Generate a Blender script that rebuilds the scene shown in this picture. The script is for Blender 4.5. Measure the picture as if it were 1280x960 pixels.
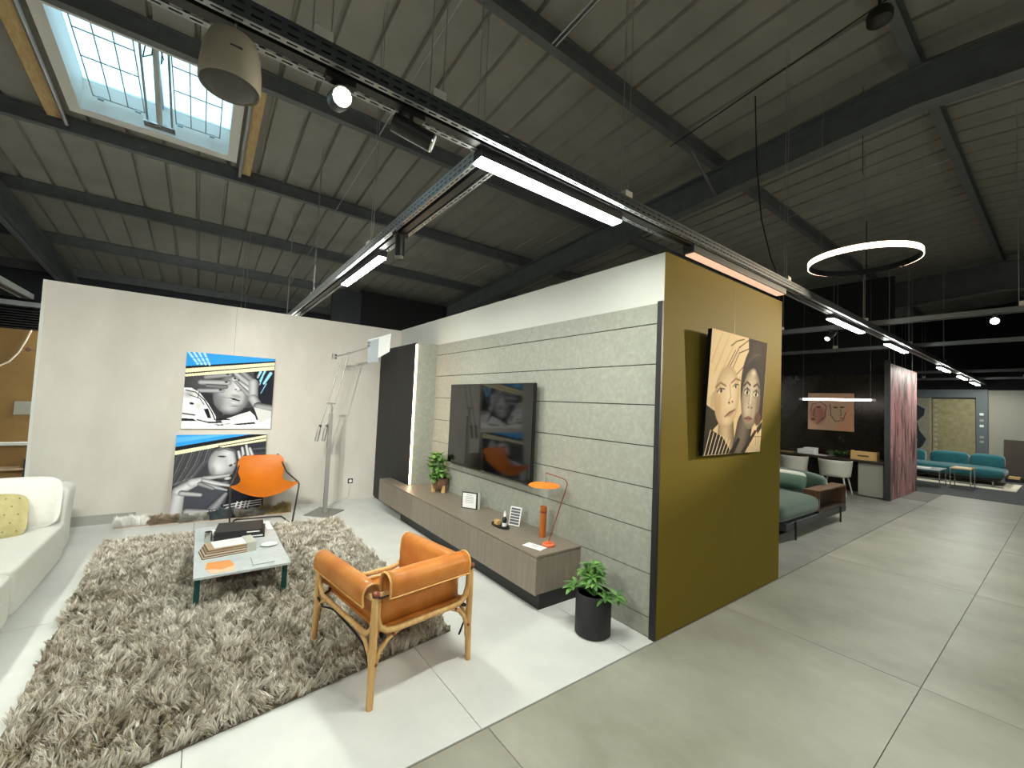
import bpy, math, random
import numpy as np
from mathutils import Vector, Matrix

for o in list(bpy.data.objects):
    bpy.data.objects.remove(o, do_unlink=True)
random.seed(7)
rng = np.random.default_rng(7)
scene = bpy.context.scene
C = scene.collection
S = 1.1                                   # plan units -> metres
PI = math.pi

# ------------------------------------------------------------------ camera
YAW, PITCH, ROLL, FPX = 0.638507, 0.046280, 0.043912, 521.6465
cy_, sy_, cp_, sp_ = math.cos(YAW), math.sin(YAW), math.cos(PITCH), math.sin(PITCH)
fw = Vector((sy_*cp_, cy_*cp_, sp_)); rt = Vector((cy_, -sy_, 0)); up = rt.cross(fw)
rt2 = math.cos(ROLL)*rt + math.sin(ROLL)*up
up2 = -math.sin(ROLL)*rt + math.cos(ROLL)*up
cam = bpy.data.cameras.new('camera')
cam.sensor_fit = 'HORIZONTAL'; cam.sensor_width = 36.0; cam.lens = FPX*36.0/1280.0
cam.clip_start = 0.05; cam.clip_end = 200
camo = bpy.data.objects.new('camera', cam); C.objects.link(camo)
camo.matrix_world = Matrix(((rt2.x, up2.x, -fw.x, 0), (rt2.y, up2.y, -fw.y, 0), (rt2.z, up2.z, -fw.z, 1.5*S), (0, 0, 0, 1)))
scene.camera = camo

# ------------------------------------------------------------------ world, exposure
w = bpy.data.worlds.new('sky'); scene.world = w; w.use_nodes = True
bg = w.node_tree.nodes['Background']
bg.inputs['Color'].default_value = (0.62, 0.90, 1.0, 1); bg.inputs['Strength'].default_value = 0.5
vs = scene.view_settings
vs.view_transform = 'Standard'; vs.look = 'None'; vs.gamma = 1.0; vs.exposure = 2.1
vs.use_curve_mapping = False

STRIP = 48.0        # strip lamp emission
# ------------------------------------------------------------------ materials
def lin(c):
    c = c/255.0
    return c/12.92 if c <= 0.04045 else ((c+0.055)/1.055)**2.4
def rgb(*c):
    return (lin(c[0]), lin(c[1]), lin(c[2]), 1.0)
MATS = {}
def mat(name, col=(200, 200, 200), rough=0.5, metal=0.0, col2=None, scale=6.0, detail=4.0, stretch=(1, 1, 1),
        bump=0.0, bscale=60.0, emit=None, estr=0.0, trans=0.0, alpha=1.0, spec=0.5, sheen=0.0, lo=0.35, hi=0.65, coat=0.0, distort=0.0):
    if name in MATS:
        return MATS[name]
    m = bpy.data.materials.new(name); m.use_nodes = True
    nt = m.node_tree; N = nt.nodes; L = nt.links
    b = N['Principled BSDF']
    b.inputs['Base Color'].default_value = rgb(*col)
    b.inputs['Roughness'].default_value = rough
    b.inputs['Metallic'].default_value = metal
    b.inputs['Specular IOR Level'].default_value = spec
    if trans: b.inputs['Transmission Weight'].default_value = trans
    if alpha < 1: b.inputs['Alpha'].default_value = alpha
    if sheen: b.inputs['Sheen Weight'].default_value = sheen
    if coat: b.inputs['Coat Weight'].default_value = coat
    if emit:
        b.inputs['Emission Color'].default_value = rgb(*emit); b.inputs['Emission Strength'].default_value = estr
    if col2 or bump:
        tc = N.new('ShaderNodeTexCoord'); mp = N.new('ShaderNodeMapping')
        mp.inputs['Scale'].default_value = stretch
        L.new(tc.outputs['Object'], mp.inputs['Vector'])
    if col2:
        nz = N.new('ShaderNodeTexNoise'); nz.inputs['Scale'].default_value = scale; nz.inputs['Detail'].default_value = detail
        nz.inputs['Roughness'].default_value = 0.6; nz.inputs['Distortion'].default_value = distort
        L.new(mp.outputs['Vector'], nz.inputs['Vector'])
        rp = N.new('ShaderNodeValToRGB'); e = rp.color_ramp.elements
        cols = col2 if isinstance(col2[0], (tuple, list)) else [col2]
        allc = [col]+list(cols)
        e[0].position = lo; e[0].color = rgb(*allc[0]); e[1].position = hi; e[1].color = rgb(*allc[-1])
        for i, c in enumerate(allc[1:-1]):
            q = e.new(lo+(hi-lo)*(i+1)/(len(allc)-1)); q.color = rgb(*c)
        L.new(nz.outputs['Fac'], rp.inputs['Fac']); L.new(rp.outputs['Color'], b.inputs['Base Color'])
    if bump:
        n2 = N.new('ShaderNodeTexNoise'); n2.inputs['Scale'].default_value = bscale; n2.inputs['Detail'].default_value = 3
        L.new(mp.outputs['Vector'], n2.inputs['Vector'])
        bp = N.new('ShaderNodeBump'); bp.inputs['Strength'].default_value = bump; bp.inputs['Distance'].default_value = 0.01
        L.new(n2.outputs['Fac'], bp.inputs['Height']); L.new(bp.outputs['Normal'], b.inputs['Normal'])
    MATS[name] = m
    return m
def vcmat(name, rough=0.6, spec=0.3):
    if name in MATS: return MATS[name]
    m = bpy.data.materials.new(name); m.use_nodes = True
    nt = m.node_tree; b = nt.nodes['Principled BSDF']
    a = nt.nodes.new('ShaderNodeVertexColor'); a.layer_name = 'paint'
    nt.links.new(a.outputs['Color'], b.inputs['Base Color'])
    b.inputs['Roughness'].default_value = rough; b.inputs['Specular IOR Level'].default_value = spec
    MATS[name] = m
    return m

# setting
m_tile = mat('pale_tile', (206, 207, 203), 0.45, col2=(216, 216, 212), scale=3, bump=0.03, bscale=30)
m_conc = mat('concrete_tile', (130, 127, 113), 0.42, col2=[(146, 143, 130), (155, 153, 140), (170, 167, 154)], scale=1.6, detail=10, stretch=(1.2, 0.9, 1), lo=0.26, hi=0.78, bump=0.05, bscale=45)
m_bayt = mat('bay_tile', (132, 130, 122), 0.45, col2=(150, 148, 140), scale=3)
m_joint = mat('tile_joint', (110, 108, 102), 0.8)
m_carpet = mat('dark_carpet', (74, 76, 78), 0.95, col2=(84, 86, 88), scale=40)
m_plaster = mat('concrete_plaster', (186, 182, 172), 0.7, col2=[(194, 190, 181), (202, 199, 190)], scale=2.0, detail=8, stretch=(1, 1, 0.5), lo=0.3, hi=0.7, bump=0.04, bscale=25)
m_white = mat('white_paint', (200, 201, 195), 0.65)
m_olive = mat('olive_laminate', (112, 97, 36), 0.6, spec=0.06)
m_panel = mat('grey_stone_panel', (138, 139, 129), 0.55, col2=[(146, 147, 137), (156, 157, 147)], scale=26, detail=9, lo=0.3, hi=0.7, bump=0.10, bscale=50)
m_dark = mat('black_trim', (24, 25, 26), 0.5)
m_blackwall = mat('black_wall', (14, 15, 17), 0.85)
m_darkgrey = mat('charcoal_wall', (48, 52, 55), 0.8)
m_tan = mat('tan_wall', (130, 99, 50), 0.55, col2=(140, 108, 56), scale=2)
m_base = mat('grey_skirting', (150, 150, 143), 0.6)
m_roof = mat('roof_sheet_metal', (132, 129, 121), 0.7, col2=(144, 141, 133), scale=1.5)
m_steel = mat('painted_steel', (88, 92, 93), 0.55, metal=0.1, col2=(99, 103, 104), scale=4)
m_galv = mat('galvanised', (158, 162, 164), 0.42, metal=0.55)
m_wire = mat('steel_wire', (150, 150, 148), 0.4, metal=0.6)
m_blackmetal = mat('black_metal', (20, 20, 21), 0.45)
m_timber = mat('timber', (196, 168, 118), 0.7, col2=(176, 146, 98), scale=8, stretch=(6, 1, 1))
m_upvc = mat('white_frame', (214, 212, 206), 0.5)
m_marbleblack = mat('black_marble', (30, 25, 20), 0.25, col2=[(38, 32, 26), (44, 37, 30), (120, 112, 100)], scale=1.6, detail=9, lo=0.3, hi=0.86, distort=1.8)
m_pink = mat('pink_marble', (58, 48, 48), 0.5, col2=[(112, 90, 90), (168, 116, 116), (192, 146, 144), (96, 80, 82), (206, 172, 168)], scale=2.0, detail=9, stretch=(1.3, 1.3, 0.34), lo=0.36, hi=0.68, distort=1.6)
m_beige = mat('beige_wall', (150, 148, 138), 0.8)
# objects
m_chrome = mat('brushed_chrome', (205, 204, 200), 0.22, metal=1.0)
m_lampsteel = mat('satin_steel', (150, 149, 144), 0.5, metal=0.6)
m_whitefab = mat('white_fabric', (206, 205, 197), 0.9, col2=(212, 211, 203), scale=30, bump=0.15, bscale=180, sheen=0.2)
m_yellow = mat('yellow_quilt', (170, 160, 112), 0.9, col2=(184, 174, 124), scale=14, bump=0.5, bscale=25)
m_ydot = mat('olive_dot', (120, 118, 72), 0.8)
m_marble = mat('pale_marble', (184, 190, 193), 0.25, col2=[(194, 199, 201), (200, 204, 206), (150, 158, 163)], scale=4, detail=9, lo=0.3, hi=0.8, distort=2.0)
m_teal = mat('teal_metal', (10, 66, 64), 0.4)
m_tealfab = mat('teal_fabric', (8, 80, 88), 0.85, col2=(12, 90, 98), scale=12, sheen=0.3)
m_green = mat('green_fabric', (48, 70, 56), 0.88, col2=(56, 79, 64), scale=10, sheen=0.3)
m_greenlt = mat('sage_fabric', (86, 110, 95), 0.88)
m_orange = mat('orange_leather', (188, 100, 4), 0.5, col2=(196, 106, 5), scale=5, spec=0.4)
m_tanleather = mat('tan_leather', (176, 104, 40), 0.38, col2=[(190, 118, 48), (200, 132, 62)], scale=5, detail=6, spec=0.5)
m_tanpipe = mat('leather_piping', (218, 166, 96), 0.5)
m_ash = mat('bent_ash', (196, 150, 88), 0.5, col2=[(208, 164, 104), (214, 176, 120)], scale=6, stretch=(8, 8, 0.7))
m_dowel = mat('red_dowel', (128, 66, 40), 0.5)
m_cord = mat('black_cord', (22, 22, 22), 0.8)
m_taupe = mat('taupe_laminate', (118, 108, 95), 0.5, col2=[(125, 115, 102), (133, 123, 110)], scale=5, detail=6, stretch=(6, 6, 0.8), lo=0.3, hi=0.7)
m_blackwood = mat('black_oak', (15, 15, 16), 0.6, col2=[(20, 20, 21), (26, 26, 27)], scale=5, stretch=(14, 14, 0.6), lo=0.3, hi=0.7)
m_screen = mat('screen_glass', (8, 8, 9), 0.06, spec=0.75)
m_bezel = mat('bezel', (16, 16, 17), 0.3)
m_potblk = mat('black_pot', (28, 28, 29), 0.6)
m_soil = mat('soil', (40, 30, 22), 0.95)
m_leaf = mat('leaf_green', (58, 98, 44), 0.45, col2=[(78, 122, 56), (112, 152, 84)], scale=9, lo=0.3, hi=0.7)
m_leaf2 = mat('leaf_bright', (86, 128, 58), 0.45, col2=(128, 166, 92), scale=9)
m_copper = mat('coppery_glaze', (132, 98, 78), 0.3, metal=0.3, col2=(84, 68, 58), scale=5)
m_paper = mat('white_paper', (232, 232, 230), 0.8)
m_ink = mat('grey_ink', (120, 122, 126), 0.8)
m_inkdk = mat('slate_print', (84, 86, 92), 0.6)
m_coral = mat('coral_metal', (216, 104, 58), 0.45)
m_vase = mat('amber_vase', (178, 98, 34), 0.45)
m_orangepaint = mat('orange_shade', (240, 122, 34), 0.5, emit=(250, 120, 30), estr=0.03)
m_redmetal = mat('copper_red_stem', (132, 62, 40), 0.4)
m_bookblk = mat('black_cover', (36, 36, 36), 0.55)
m_cream = mat('cream_card', (226, 216, 198), 0.8)
m_kraft = mat('kraft_board', (172, 146, 116), 0.85, col2=(188, 164, 134), scale=10)
m_brownbd = mat('brown_board', (110, 86, 66), 0.85)
m_orgpaper = mat('orange_paper', (226, 148, 84), 0.7)
m_orgpaper2 = mat('peach_paper', (238, 190, 154), 0.7)
m_spk = mat('speaker_shell', (150, 142, 124), 0.65)
m_spkgrill = mat('speaker_grille', (86, 84, 82), 0.8, bump=0.2, bscale=200)
m_canvas = mat('canvas_side', (228, 226, 220), 0.8)
m_canvasdk = mat('dark_canvas_side', (8, 7, 5), 0.9, spec=0.05)
m_walnut = mat('walnut', (86, 62, 42), 0.5, col2=(112, 84, 60), scale=5, stretch=(1, 6, 1))
m_shell = mat('white_shell', (206, 202, 190), 0.5)
m_woodlt = mat('box_wood', (196, 162, 104), 0.6)
m_desk = mat('dark_desk', (60, 48, 38), 0.4)
m_grey = mat('stone_grey_board', (150, 148, 138), 0.6)
m_plastic = mat('beige_plastic', (188, 186, 176), 0.6)
m_skypane = mat('polycarbonate', (235, 250, 255), 0.3)
def emat(name, col, s):
    if name in MATS: return MATS[name]
    m = bpy.data.materials.new(name); m.use_nodes = True; nt = m.node_tree
    for n in list(nt.nodes): nt.nodes.remove(n)
    o = nt.nodes.new('ShaderNodeOutputMaterial'); e = nt.nodes.new('ShaderNodeEmission')
    e.inputs['Color'].default_value = rgb(*col); e.inputs['Strength'].default_value = s
    nt.links.new(e.outputs[0], o.inputs[0]); MATS[name] = m
    return m
e_strip = emat('strip_diffuser', (247, 252, 241), STRIP)
e_far = emat('far_strip_diffuser', (247, 252, 241), STRIP*0.6)
e_led = emat('led_profile', (255, 218, 176), 7.0)
e_ring = emat('ring_led', (255, 214, 176), 3.5)
e_pend = emat('pendant_tube', (255, 236, 226), 4.0)
e_lens = emat('spot_lens', (255, 246, 226), 30.0)
e_warm = emat('warm_wash_diffuser', (255, 206, 170), 0.24)
# skylight panel: clear/diffusing plastic
def pane_material():
    m = MATS['polycarbonate']; nt = m.node_tree
    for n in list(nt.nodes): nt.nodes.remove(n)
    o = nt.nodes.new('ShaderNodeOutputMaterial'); mx = nt.nodes.new('ShaderNodeMixShader')
    a = nt.nodes.new('ShaderNodeBsdfTransparent'); b = nt.nodes.new('ShaderNodeBsdfTranslucent')
    a.inputs[0].default_value = (0.90, 0.97, 1.0, 1); b.inputs[0].default_value = (0.85, 0.95, 1.0, 1)
    mx.inputs[0].default_value = 0.25
    nt.links.new(a.outputs[0], mx.inputs[1]); nt.links.new(b.outputs[0], mx.inputs[2]); nt.links.new(mx.outputs[0], o.inputs[0])
pane_material()

# ------------------------------------------------------------------ mesh builder
WM = {}
class MB:
    def __init__(s): s.v = []; s.f = []
    def add(s, vs_, fs):
        n = len(s.v); s.v += [tuple(p) for p in vs_]; s.f += [tuple(i+n for i in f) for f in fs]; return s
    def box(s, x0, x1, y0, y1, z0, z1):
        return s.hexa([(x0, y0, z0), (x1, y0, z0), (x1, y1, z0), (x0, y1, z0), (x0, y0, z1), (x1, y0, z1), (x1, y1, z1), (x0, y1, z1)])
    def hexa(s, p):
        return s.add(p, [(3, 2, 1, 0), (4, 5, 6, 7), (0, 1, 5, 4), (1, 2, 6, 5), (2, 3, 7, 6), (3, 0, 4, 7)])
    def quad(s, a, b, c, d): return s.add([a, b, c, d], [(0, 1, 2, 3)])
    def prism(s, poly, axis, a, b):
        n = len(poly)
        def P(q, t):
            if axis == 0: return (t, q[0], q[1])
            if axis == 1: return (q[0], t, q[1])
            return (q[0], q[1], t)
        v = [P(q, a) for q in poly]+[P(q, b) for q in poly]
        f = [tuple(range(n))[::-1], tuple(range(n, 2*n))]+[(i, (i+1) % n, n+(i+1) % n, n+i) for i in range(n)]
        return s.add(v, f)
    def tube(s, pts, r, seg=8, closed=False, ry=None):
        pts = [Vector(p) for p in pts]; n = len(pts)
        rs = r if isinstance(r, (list, tuple)) else [r]*n
        vs_ = []; prev = None
        for i, p in enumerate(pts):
            if closed: t = pts[(i+1) % n]-pts[i-1]
            elif i == 0: t = pts[1]-pts[0]
            elif i == n-1: t = pts[-1]-pts[-2]
            else: t = (pts[i+1]-pts[i]).normalized()+(pts[i]-pts[i-1]).normalized()
            t.normalize()
            if prev is None:
                a = Vector((0, 0, 1)) if abs(t.z) < 0.9 else Vector((1, 0, 0))
                u = (a-t*a.dot(t)).normalized()
            else:
                u = (prev-t*prev.dot(t)).normalized()
            prev = u; q = t.cross(u)
            for k in range(seg):
                an = 2*PI*k/seg
                vs_.append(p+u*math.cos(an)*rs[i]+q*math.sin(an)*(ry if ry else rs[i]))
        fs = []
        m = n if closed else n-1
        for i in range(m):
            j = (i+1) % n
            for k in range(seg):
                fs.append((i*seg+k, i*seg+(k+1) % seg, j*seg+(k+1) % seg, j*seg+k))
        if not closed:
            fs.append(tuple(range(seg))[::-1]); fs.append(tuple((n-1)*seg+k for k in range(seg)))
        return s.add(vs_, fs)
    def lathe(s, prof, c=(0, 0, 0), seg=24, sx=1.0, sy=1.0):
        vs_ = []; fs = []; n = len(prof)
        for (r, z) in prof:
            for k in range(seg):
                a = 2*PI*k/seg; vs_.append((c[0]+sx*r*math.cos(a), c[1]+sy*r*math.sin(a), c[2]+z))
        for i in range(n-1):
            for k in range(seg):
                fs.append((i*seg+k, i*seg+(k+1) % seg, (i+1)*seg+(k+1) % seg, (i+1)*seg+k))
        fs.append(tuple(range(seg))[::-1]); fs.append(tuple((n-1)*seg+k for k in range(seg)))
        return s.add(vs_, fs)
    def grid(s, fn, nu, nv):
        vs_ = [fn(i/nu, j/nv) for j in range(nv+1) for i in range(nu+1)]
        fs = [(j*(nu+1)+i, j*(nu+1)+i+1, (j+1)*(nu+1)+i+1, (j+1)*(nu+1)+i) for j in range(nv) for i in range(nu)]
        return s.add(vs_, fs)
    def superell(s, c, r, e1=0.5, e2=0.35, nu=28, nv=14, fn=None):
        def pw(t, e): return math.copysign(abs(t)**e, t)
        vs_ = []; fs = []
        for j in range(nv+1):
            ph = -PI/2+PI*j/nv
            for i in range(nu):
                th = 2*PI*i/nu
                p = (r[0]*pw(math.cos(ph), e1)*pw(math.cos(th), e2), r[1]*pw(math.cos(ph), e1)*pw(math.sin(th), e2), r[2]*pw(math.sin(ph), e1))
                if fn: p = fn(p)
                vs_.append((c[0]+p[0], c[1]+p[1], c[2]+p[2]))
        for j in range(nv):
            for i in range(nu):
                fs.append((j*nu+i, j*nu+(i+1) % nu, (j+1)*nu+(i+1) % nu, (j+1)*nu+i))
        return s.add(vs_, fs)
    def pillow(s, w_, h_, t_, M, nu=16, nv=16, pinch=0.07):
        # soft square cushion in the local x/z plane, thickness along y, placed with matrix M
        def sur(sgn):
            def f(a, b):
                u = 2*a-1; v = 2*b-1
                th = ((1-u*u)*(1-v*v))**0.42
                x = w_/2*u*(1-0.13*(u*u*v*v)**2); z = h_/2*v*(1-0.13*(u*u*v*v)**2)
                return tuple(M @ Vector((x, sgn*t_/2*th, z)))
            return f
        s.grid(sur(1), nu, nv); s.grid(sur(-1), nu, nv); return s
    def build(s, name, m, parent=None, smooth=None, bevel=0, solid=0, sub=0, kind=None, label=None, merge=False):
        me = bpy.data.meshes.new(name)
        me.from_pydata([(p[0]*S, p[1]*S, p[2]*S) for p in s.v], [], s.f)
        if parent is not None:
            me.transform(WM[parent.name].inverted())
        me.materials.append(m)
        if smooth is not None:
            me.polygons.foreach_set('use_smooth', [True]*len(me.polygons))
            me.set_sharp_from_angle(angle=math.radians(smooth))
        me.update()
        o = bpy.data.objects.new(name, me); C.objects.link(o)
        if parent is not None:
            o.parent = parent; WM[o.name] = WM[parent.name]
        else:
            WM[o.name] = Matrix.Identity(4)
        if merge:
            q = o.modifiers.new('weld', 'WELD'); q.merge_threshold = 0.0005
        if solid:
            q = o.modifiers.new('thickness', 'SOLIDIFY'); q.thickness = solid*S; q.offset = 0
        if bevel:
            q = o.modifiers.new('edge', 'BEVEL'); q.width = bevel*S; q.segments = 2; q.limit_method = 'ANGLE'
        if sub:
            q = o.modifiers.new('smooth', 'SUBSURF'); q.levels = sub; q.render_levels = sub
        if kind: o['kind'] = kind
        if label: o['label'] = label
        return o
def box(name, b, m, parent=None, bevel=0, **k): return MB().box(*b).build(name, m, parent, bevel=bevel, **k)
def thing(name, label, cat, loc=(0, 0, 0), rz=0.0, group=None):
    o = bpy.data.objects.new(name, None); C.objects.link(o)
    o.empty_display_size = 0.1
    o.location = (loc[0]*S, loc[1]*S, loc[2]*S); o.rotation_euler = (0, 0, rz)
    WM[o.name] = Matrix.Translation(o.location) @ Matrix.Rotation(rz, 4, 'Z')
    o['label'] = label; o['category'] = cat
    if group: o['group'] = group
    return o
def tag(o, label, cat, group=None):
    o['label'] = label; o['category'] = cat
    if group: o['group'] = group
    return o
def struct(o): o['kind'] = 'structure'; return o
def sroot(name, loc=(0, 0, 0)):
    o = bpy.data.objects.new(name, None); C.objects.link(o); o.location = (loc[0]*S, loc[1]*S, loc[2]*S)
    WM[o.name] = Matrix.Translation(o.location); o['kind'] = 'structure'; return o
def inst(src, name, parent, dx, dy, dz, dup_mesh=False):
    o = src.copy(); o.name = name; C.objects.link(o); o.parent = parent
    o.location = (src.location.x+dx*S, src.location.y+dy*S, src.location.z+dz*S)
    WM[o.name] = WM[src.name]
    return o
def dup(root, loc, rz=None, label=None):
    r = root.copy(); C.objects.link(r); r.location = (loc[0]*S, loc[1]*S, loc[2]*S)
    if rz is not None: r.rotation_euler = (0, 0, rz)
    if label: r['label'] = label
    WM[r.name] = Matrix.Translation(r.location) @ Matrix.Rotation(r.rotation_euler.z, 4, 'Z')
    for ch in list(root.children):
        c = ch.copy(); C.objects.link(c); c.parent = r; WM[c.name] = WM[r.name]
        for g in list(ch.children):
            d = g.copy(); C.objects.link(d); d.parent = c; WM[d.name] = WM[r.name]
    return r
def Lc(o, p):          # local-frame helper: plan point in thing's frame -> world plan point
    q = WM[o.name] @ Vector((p[0]*S, p[1]*S, p[2]*S)); return (q.x/S, q.y/S, q.z/S)
class LMB(MB):         # builder whose coordinates are local to its thing
    def build(s, name, m, parent, **k):
        s.v = [Lc(parent, p) for p in s.v]
        return MB.build(s, name, m, parent, **k)
def spot(name, loc, target, power, angle, blend=0.5, col=(1, 0.93, 0.82), size=0.03, parent=None):
    l = bpy.data.lights.new(name, 'SPOT'); l.energy = power; l.spot_size = math.radians(angle); l.spot_blend = blend
    l.color = col; l.shadow_soft_size = size
    o = bpy.data.objects.new(name, l); C.objects.link(o)
    p = Vector(loc)*S; t = Vector(target)*S
    M = Matrix.Translation(p) @ (t-p).to_track_quat('-Z', 'Y').to_matrix().to_4x4()
    if parent is not None:
        o.parent = parent; M = WM[parent.name].inverted() @ M
    o.matrix_local = M
    return o

# ------------------------------------------------------------------ floor
X0, X1, Y0, Y1 = -9.0, 18.4, -6.0, 13.4
floor = struct(box('floor', (X0, X1, Y0, Y1, -0.25, -0.006), m_joint))
def tiles(xs, ys, m, g=0.002):
    protos = {}
    for xa, xb in zip(xs[:-1], xs[1:]):
        for ya, yb in zip(ys[:-1], ys[1:]):
            key = (round(xb-xa, 3), round(yb-ya, 3), m.name)
            if key not in protos:
                protos[key] = (box('tile', (xa+g, xb-g, ya+g, yb-g, -0.02, 0.0), m, floor), xa, ya)
            else:
                s_, px, py = protos[key]
                inst(s_, 'tile', floor, xa-px, ya-py, 0)
tiles([-4.37, -3.27, -2.17, -1.07, 0.03, 1.13, 2.23, 2.46], [1.638, 3.838, 6.038, 8.238, 10.438, 13.3], m_tile)
tiles([-5.44, -3.24, -1.04, 1.16, 3.36, 5.56, 7.76, 9.96, 12.5], [-2.77, -1.67, -0.57, 0.53, 1.63], m_conc)
tiles([4.36, 6.56, 8.76, 10.96], [1.638, 2.738, 3.838, 4.938, 6.038], m_bayt)
struct(box('trim_1', (12.5, 18.4, -3.0, 5.9, -0.02, 0.001), m_carpet))

# ------------------------------------------------------------------ roof
RY, ZR, SL = 0.85, 5.07-0.08*0.85, 0.08
def zr(y): return ZR-SL*abs(y-RY)
ceiling = sroot('ceiling', (5, RY, ZR))
RW = 0.6667; XS = -1.25
def sheet_mesh(xa, ya, yb):
    mb = MB(); prof = []
    for k in range(2):
        b = xa+k*RW/2
        prof += [(b, 0), (b+0.012, 0.045), (b+0.034, 0.045), (b+0.046, 0)]
    prof.append((xa+RW, 0))
    n = len(prof)
    vs_ = [(x, y, zr(y)+dz) for y in (ya, yb) for x, dz in prof]
    vs_ += [(x, y, zr(y)+dz+0.02) for y in (ya, yb) for x, dz in prof]
    fs = [(i, i+1, n+i+1, n+i) for i in range(n-1)]+[(2*n+i, 3*n+i, 3*n+i+1, 2*n+i+1) for i in range(n-1)]
    return mb.add(vs_, fs)
k0 = int(math.floor((X0-XS)/RW)); k1 = int(math.ceil((X1-XS)/RW))
pr = {}
for k in range(k0, k1):
    xa = XS+k*RW
    segs = [(Y0, RY), (RY, Y1)]
    if k in (0, 1): segs = [(Y0, RY), (RY, 5.03), (6.42, Y1)]
    for sg in segs:
        if sg not in pr: pr[sg] = (sheet_mesh(xa, *sg).build('roof_sheet', m_roof, ceiling), xa)
        else: inst(pr[sg][0], 'roof_sheet', ceiling, xa-pr[sg][1], 0, 0)
def ibeam_x(y, x0, x1, h, wd, t=0.012, top=0.0):
    mb = MB(); z1 = zr(y)-top; z0 = z1-h
    mb.box(x0, x1, y-wd/2, y+wd/2, z1-t, z1); mb.box(x0, x1, y-wd/2, y+wd/2, z0, z0+t); mb.box(x0, x1, y-0.004, y+0.004, z0+t, z1-t)
    return mb
for y in (-5.3, -3.3, -1.25, 0.85, 2.75, 4.78, 6.78, 8.82, 10.9, 13.0):
    ibeam_x(y, X0, X1, 0.18, 0.085).build('purlin', m_steel, ceiling)
def rafter(x, h=0.40, wd=0.17):
    for (ya, yb) in ((Y0, RY), (RY, Y1)):
        mb = MB()
        def slab(dx, z0, z1):
            mb.hexa([(x-dx, ya, zr(ya)-z1), (x+dx, ya, zr(ya)-z1), (x+dx, yb, zr(yb)-z1), (x-dx, yb, zr(yb)-z1),
                     (x-dx, ya, zr(ya)-z0), (x+dx, ya, zr(ya)-z0), (x+dx, yb, zr(yb)-z0), (x-dx, yb, zr(yb)-z0)])
        slab(wd/2, 0.185, 0.20); slab(wd/2, 0.18+h-0.015, 0.18+h); slab(0.006, 0.20, 0.18+h-0.015)
        mb.build('rafter', m_steel, ceiling)
for x, h in ((-2.42, 0.34), (5.25, 0.38), (12.9, 0.6)):
    rafter(x, h)
# knee braces from purlin to rafter, tie rods between purlins
for y in (2.75, 6.78):
    MB().tube([(4.62, y, zr(y)-0.17), (5.2, y, zr(y)-0.53)], 0.02, 6).build('knee_brace', m_steel, ceiling)
for x, ya, yb in ((2.29, 0.87, 2.75), (2.33, 0.87, 2.75), (1.46, 2.75, 4.78), (1.49, 4.78, 6.78), (1.49, 6.78, 8.82), (1.49, 8.82, 10.9), (7.4, 0.87, 2.75)):
    MB().tube([(x, ya, zr(ya)-0.17), (x, yb, zr(yb)-0.17)], 0.008, 6).build('tie_rod', m_galv, ceiling)
MB().tube([(4.13, 0.84, zr(0.84)-0.2), (4.29, 2.83, zr(2.83)-0.21)], 0.007, 6).build('conduit', m_blackmetal, ceiling)
MB().tube([(4.29, 1.88, zr(1.88)-0.22), (4.30, 1.86, 4.0), (4.285, 1.80, 3.4), (4.31, 1.72, 3.0), (4.30, 1.62, 2.72)], 0.006, 6).build('drop_cable', m_blackmetal, ceiling)
for dx in (-0.13, -0.10, -0.075):
    MB().tube([(-2.32+dx, 6.2, zr(6.2)-0.56), (-2.32+dx, Y1-0.3, zr(Y1-0.3)-0.56)], 0.009, 6).build('conduit', m_galv, ceiling)

# skylight: kerb, glazing, timber trimmers, grid, opener
sx0, sx1, sy0, sy1 = XS, XS+2*RW, 5.03, 6.42
sky = sroot('window_1', ((sx0+sx1)/2, (sy0+sy1)/2, zr(5.7)))
def kerb(x0, x1, y0, y1, h0=-0.05, h1=0.30):
    return MB().hexa([(x0, y0, zr(y0)+h0), (x1, y0, zr(y0)+h0), (x1, y1, zr(y1)+h0), (x0, y1, zr(y1)+h0),
                      (x0, y0, zr(y0)+h1), (x1, y0, zr(y0)+h1), (x1, y1, zr(y1)+h1), (x0, y1, zr(y1)+h1)])
kerb(sx0-0.10, sx0, sy0-0.06, sy1+0.12).build('kerb', m_upvc, sky)
kerb(sx1, sx1+0.10, sy0-0.06, sy1+0.12).build('kerb', m_upvc, sky)
kerb(sx0, sx1, sy0-0.06, sy0).build('kerb', m_upvc, sky)
kerb(sx0, sx1, sy1, sy1+0.12).build('kerb', m_upvc, sky)
for a, b in ((sx0-0.30, sx0-0.17), (sx1+0.17, sx1+0.27)):
    kerb(a, b, 4.84, 6.70, -0.09, -0.01).build('trimmer', m_timber, sky)
for xx in (sx0-0.15, sx1+0.15):
    MB().tube([(xx, 4.85, zr(4.85)-0.1), (xx, 6.72, zr(6.72)-0.12)], 0.02, 8).build('strut', m_galv, sky)
kerb(sx0, sx0+0.66, sy0, sy1, 0.27, 0.285).build('glazing', m_skypane, sky)
kerb(sx0+0.68, sx1, sy0, sy1, 0.27, 0.285).build('glazing', m_skypane, sky)
kerb(sx0+0.655, sx0+0.685, sy0, sy1, 0.25, 0.30).build('glazing_bar', mat('pale_lilac_bar', (170, 178, 214), 0.5), sky)
for i in range(9):
    x = sx0+0.10+i*0.142
    if i == 4: continue
    MB().tube([(x, sy0, zr(sy0)+0.10), (x, sy1-0.06, zr(sy1)+0.10)], 0.006, 5).build('grid_wire', m_wire, sky)
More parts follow.
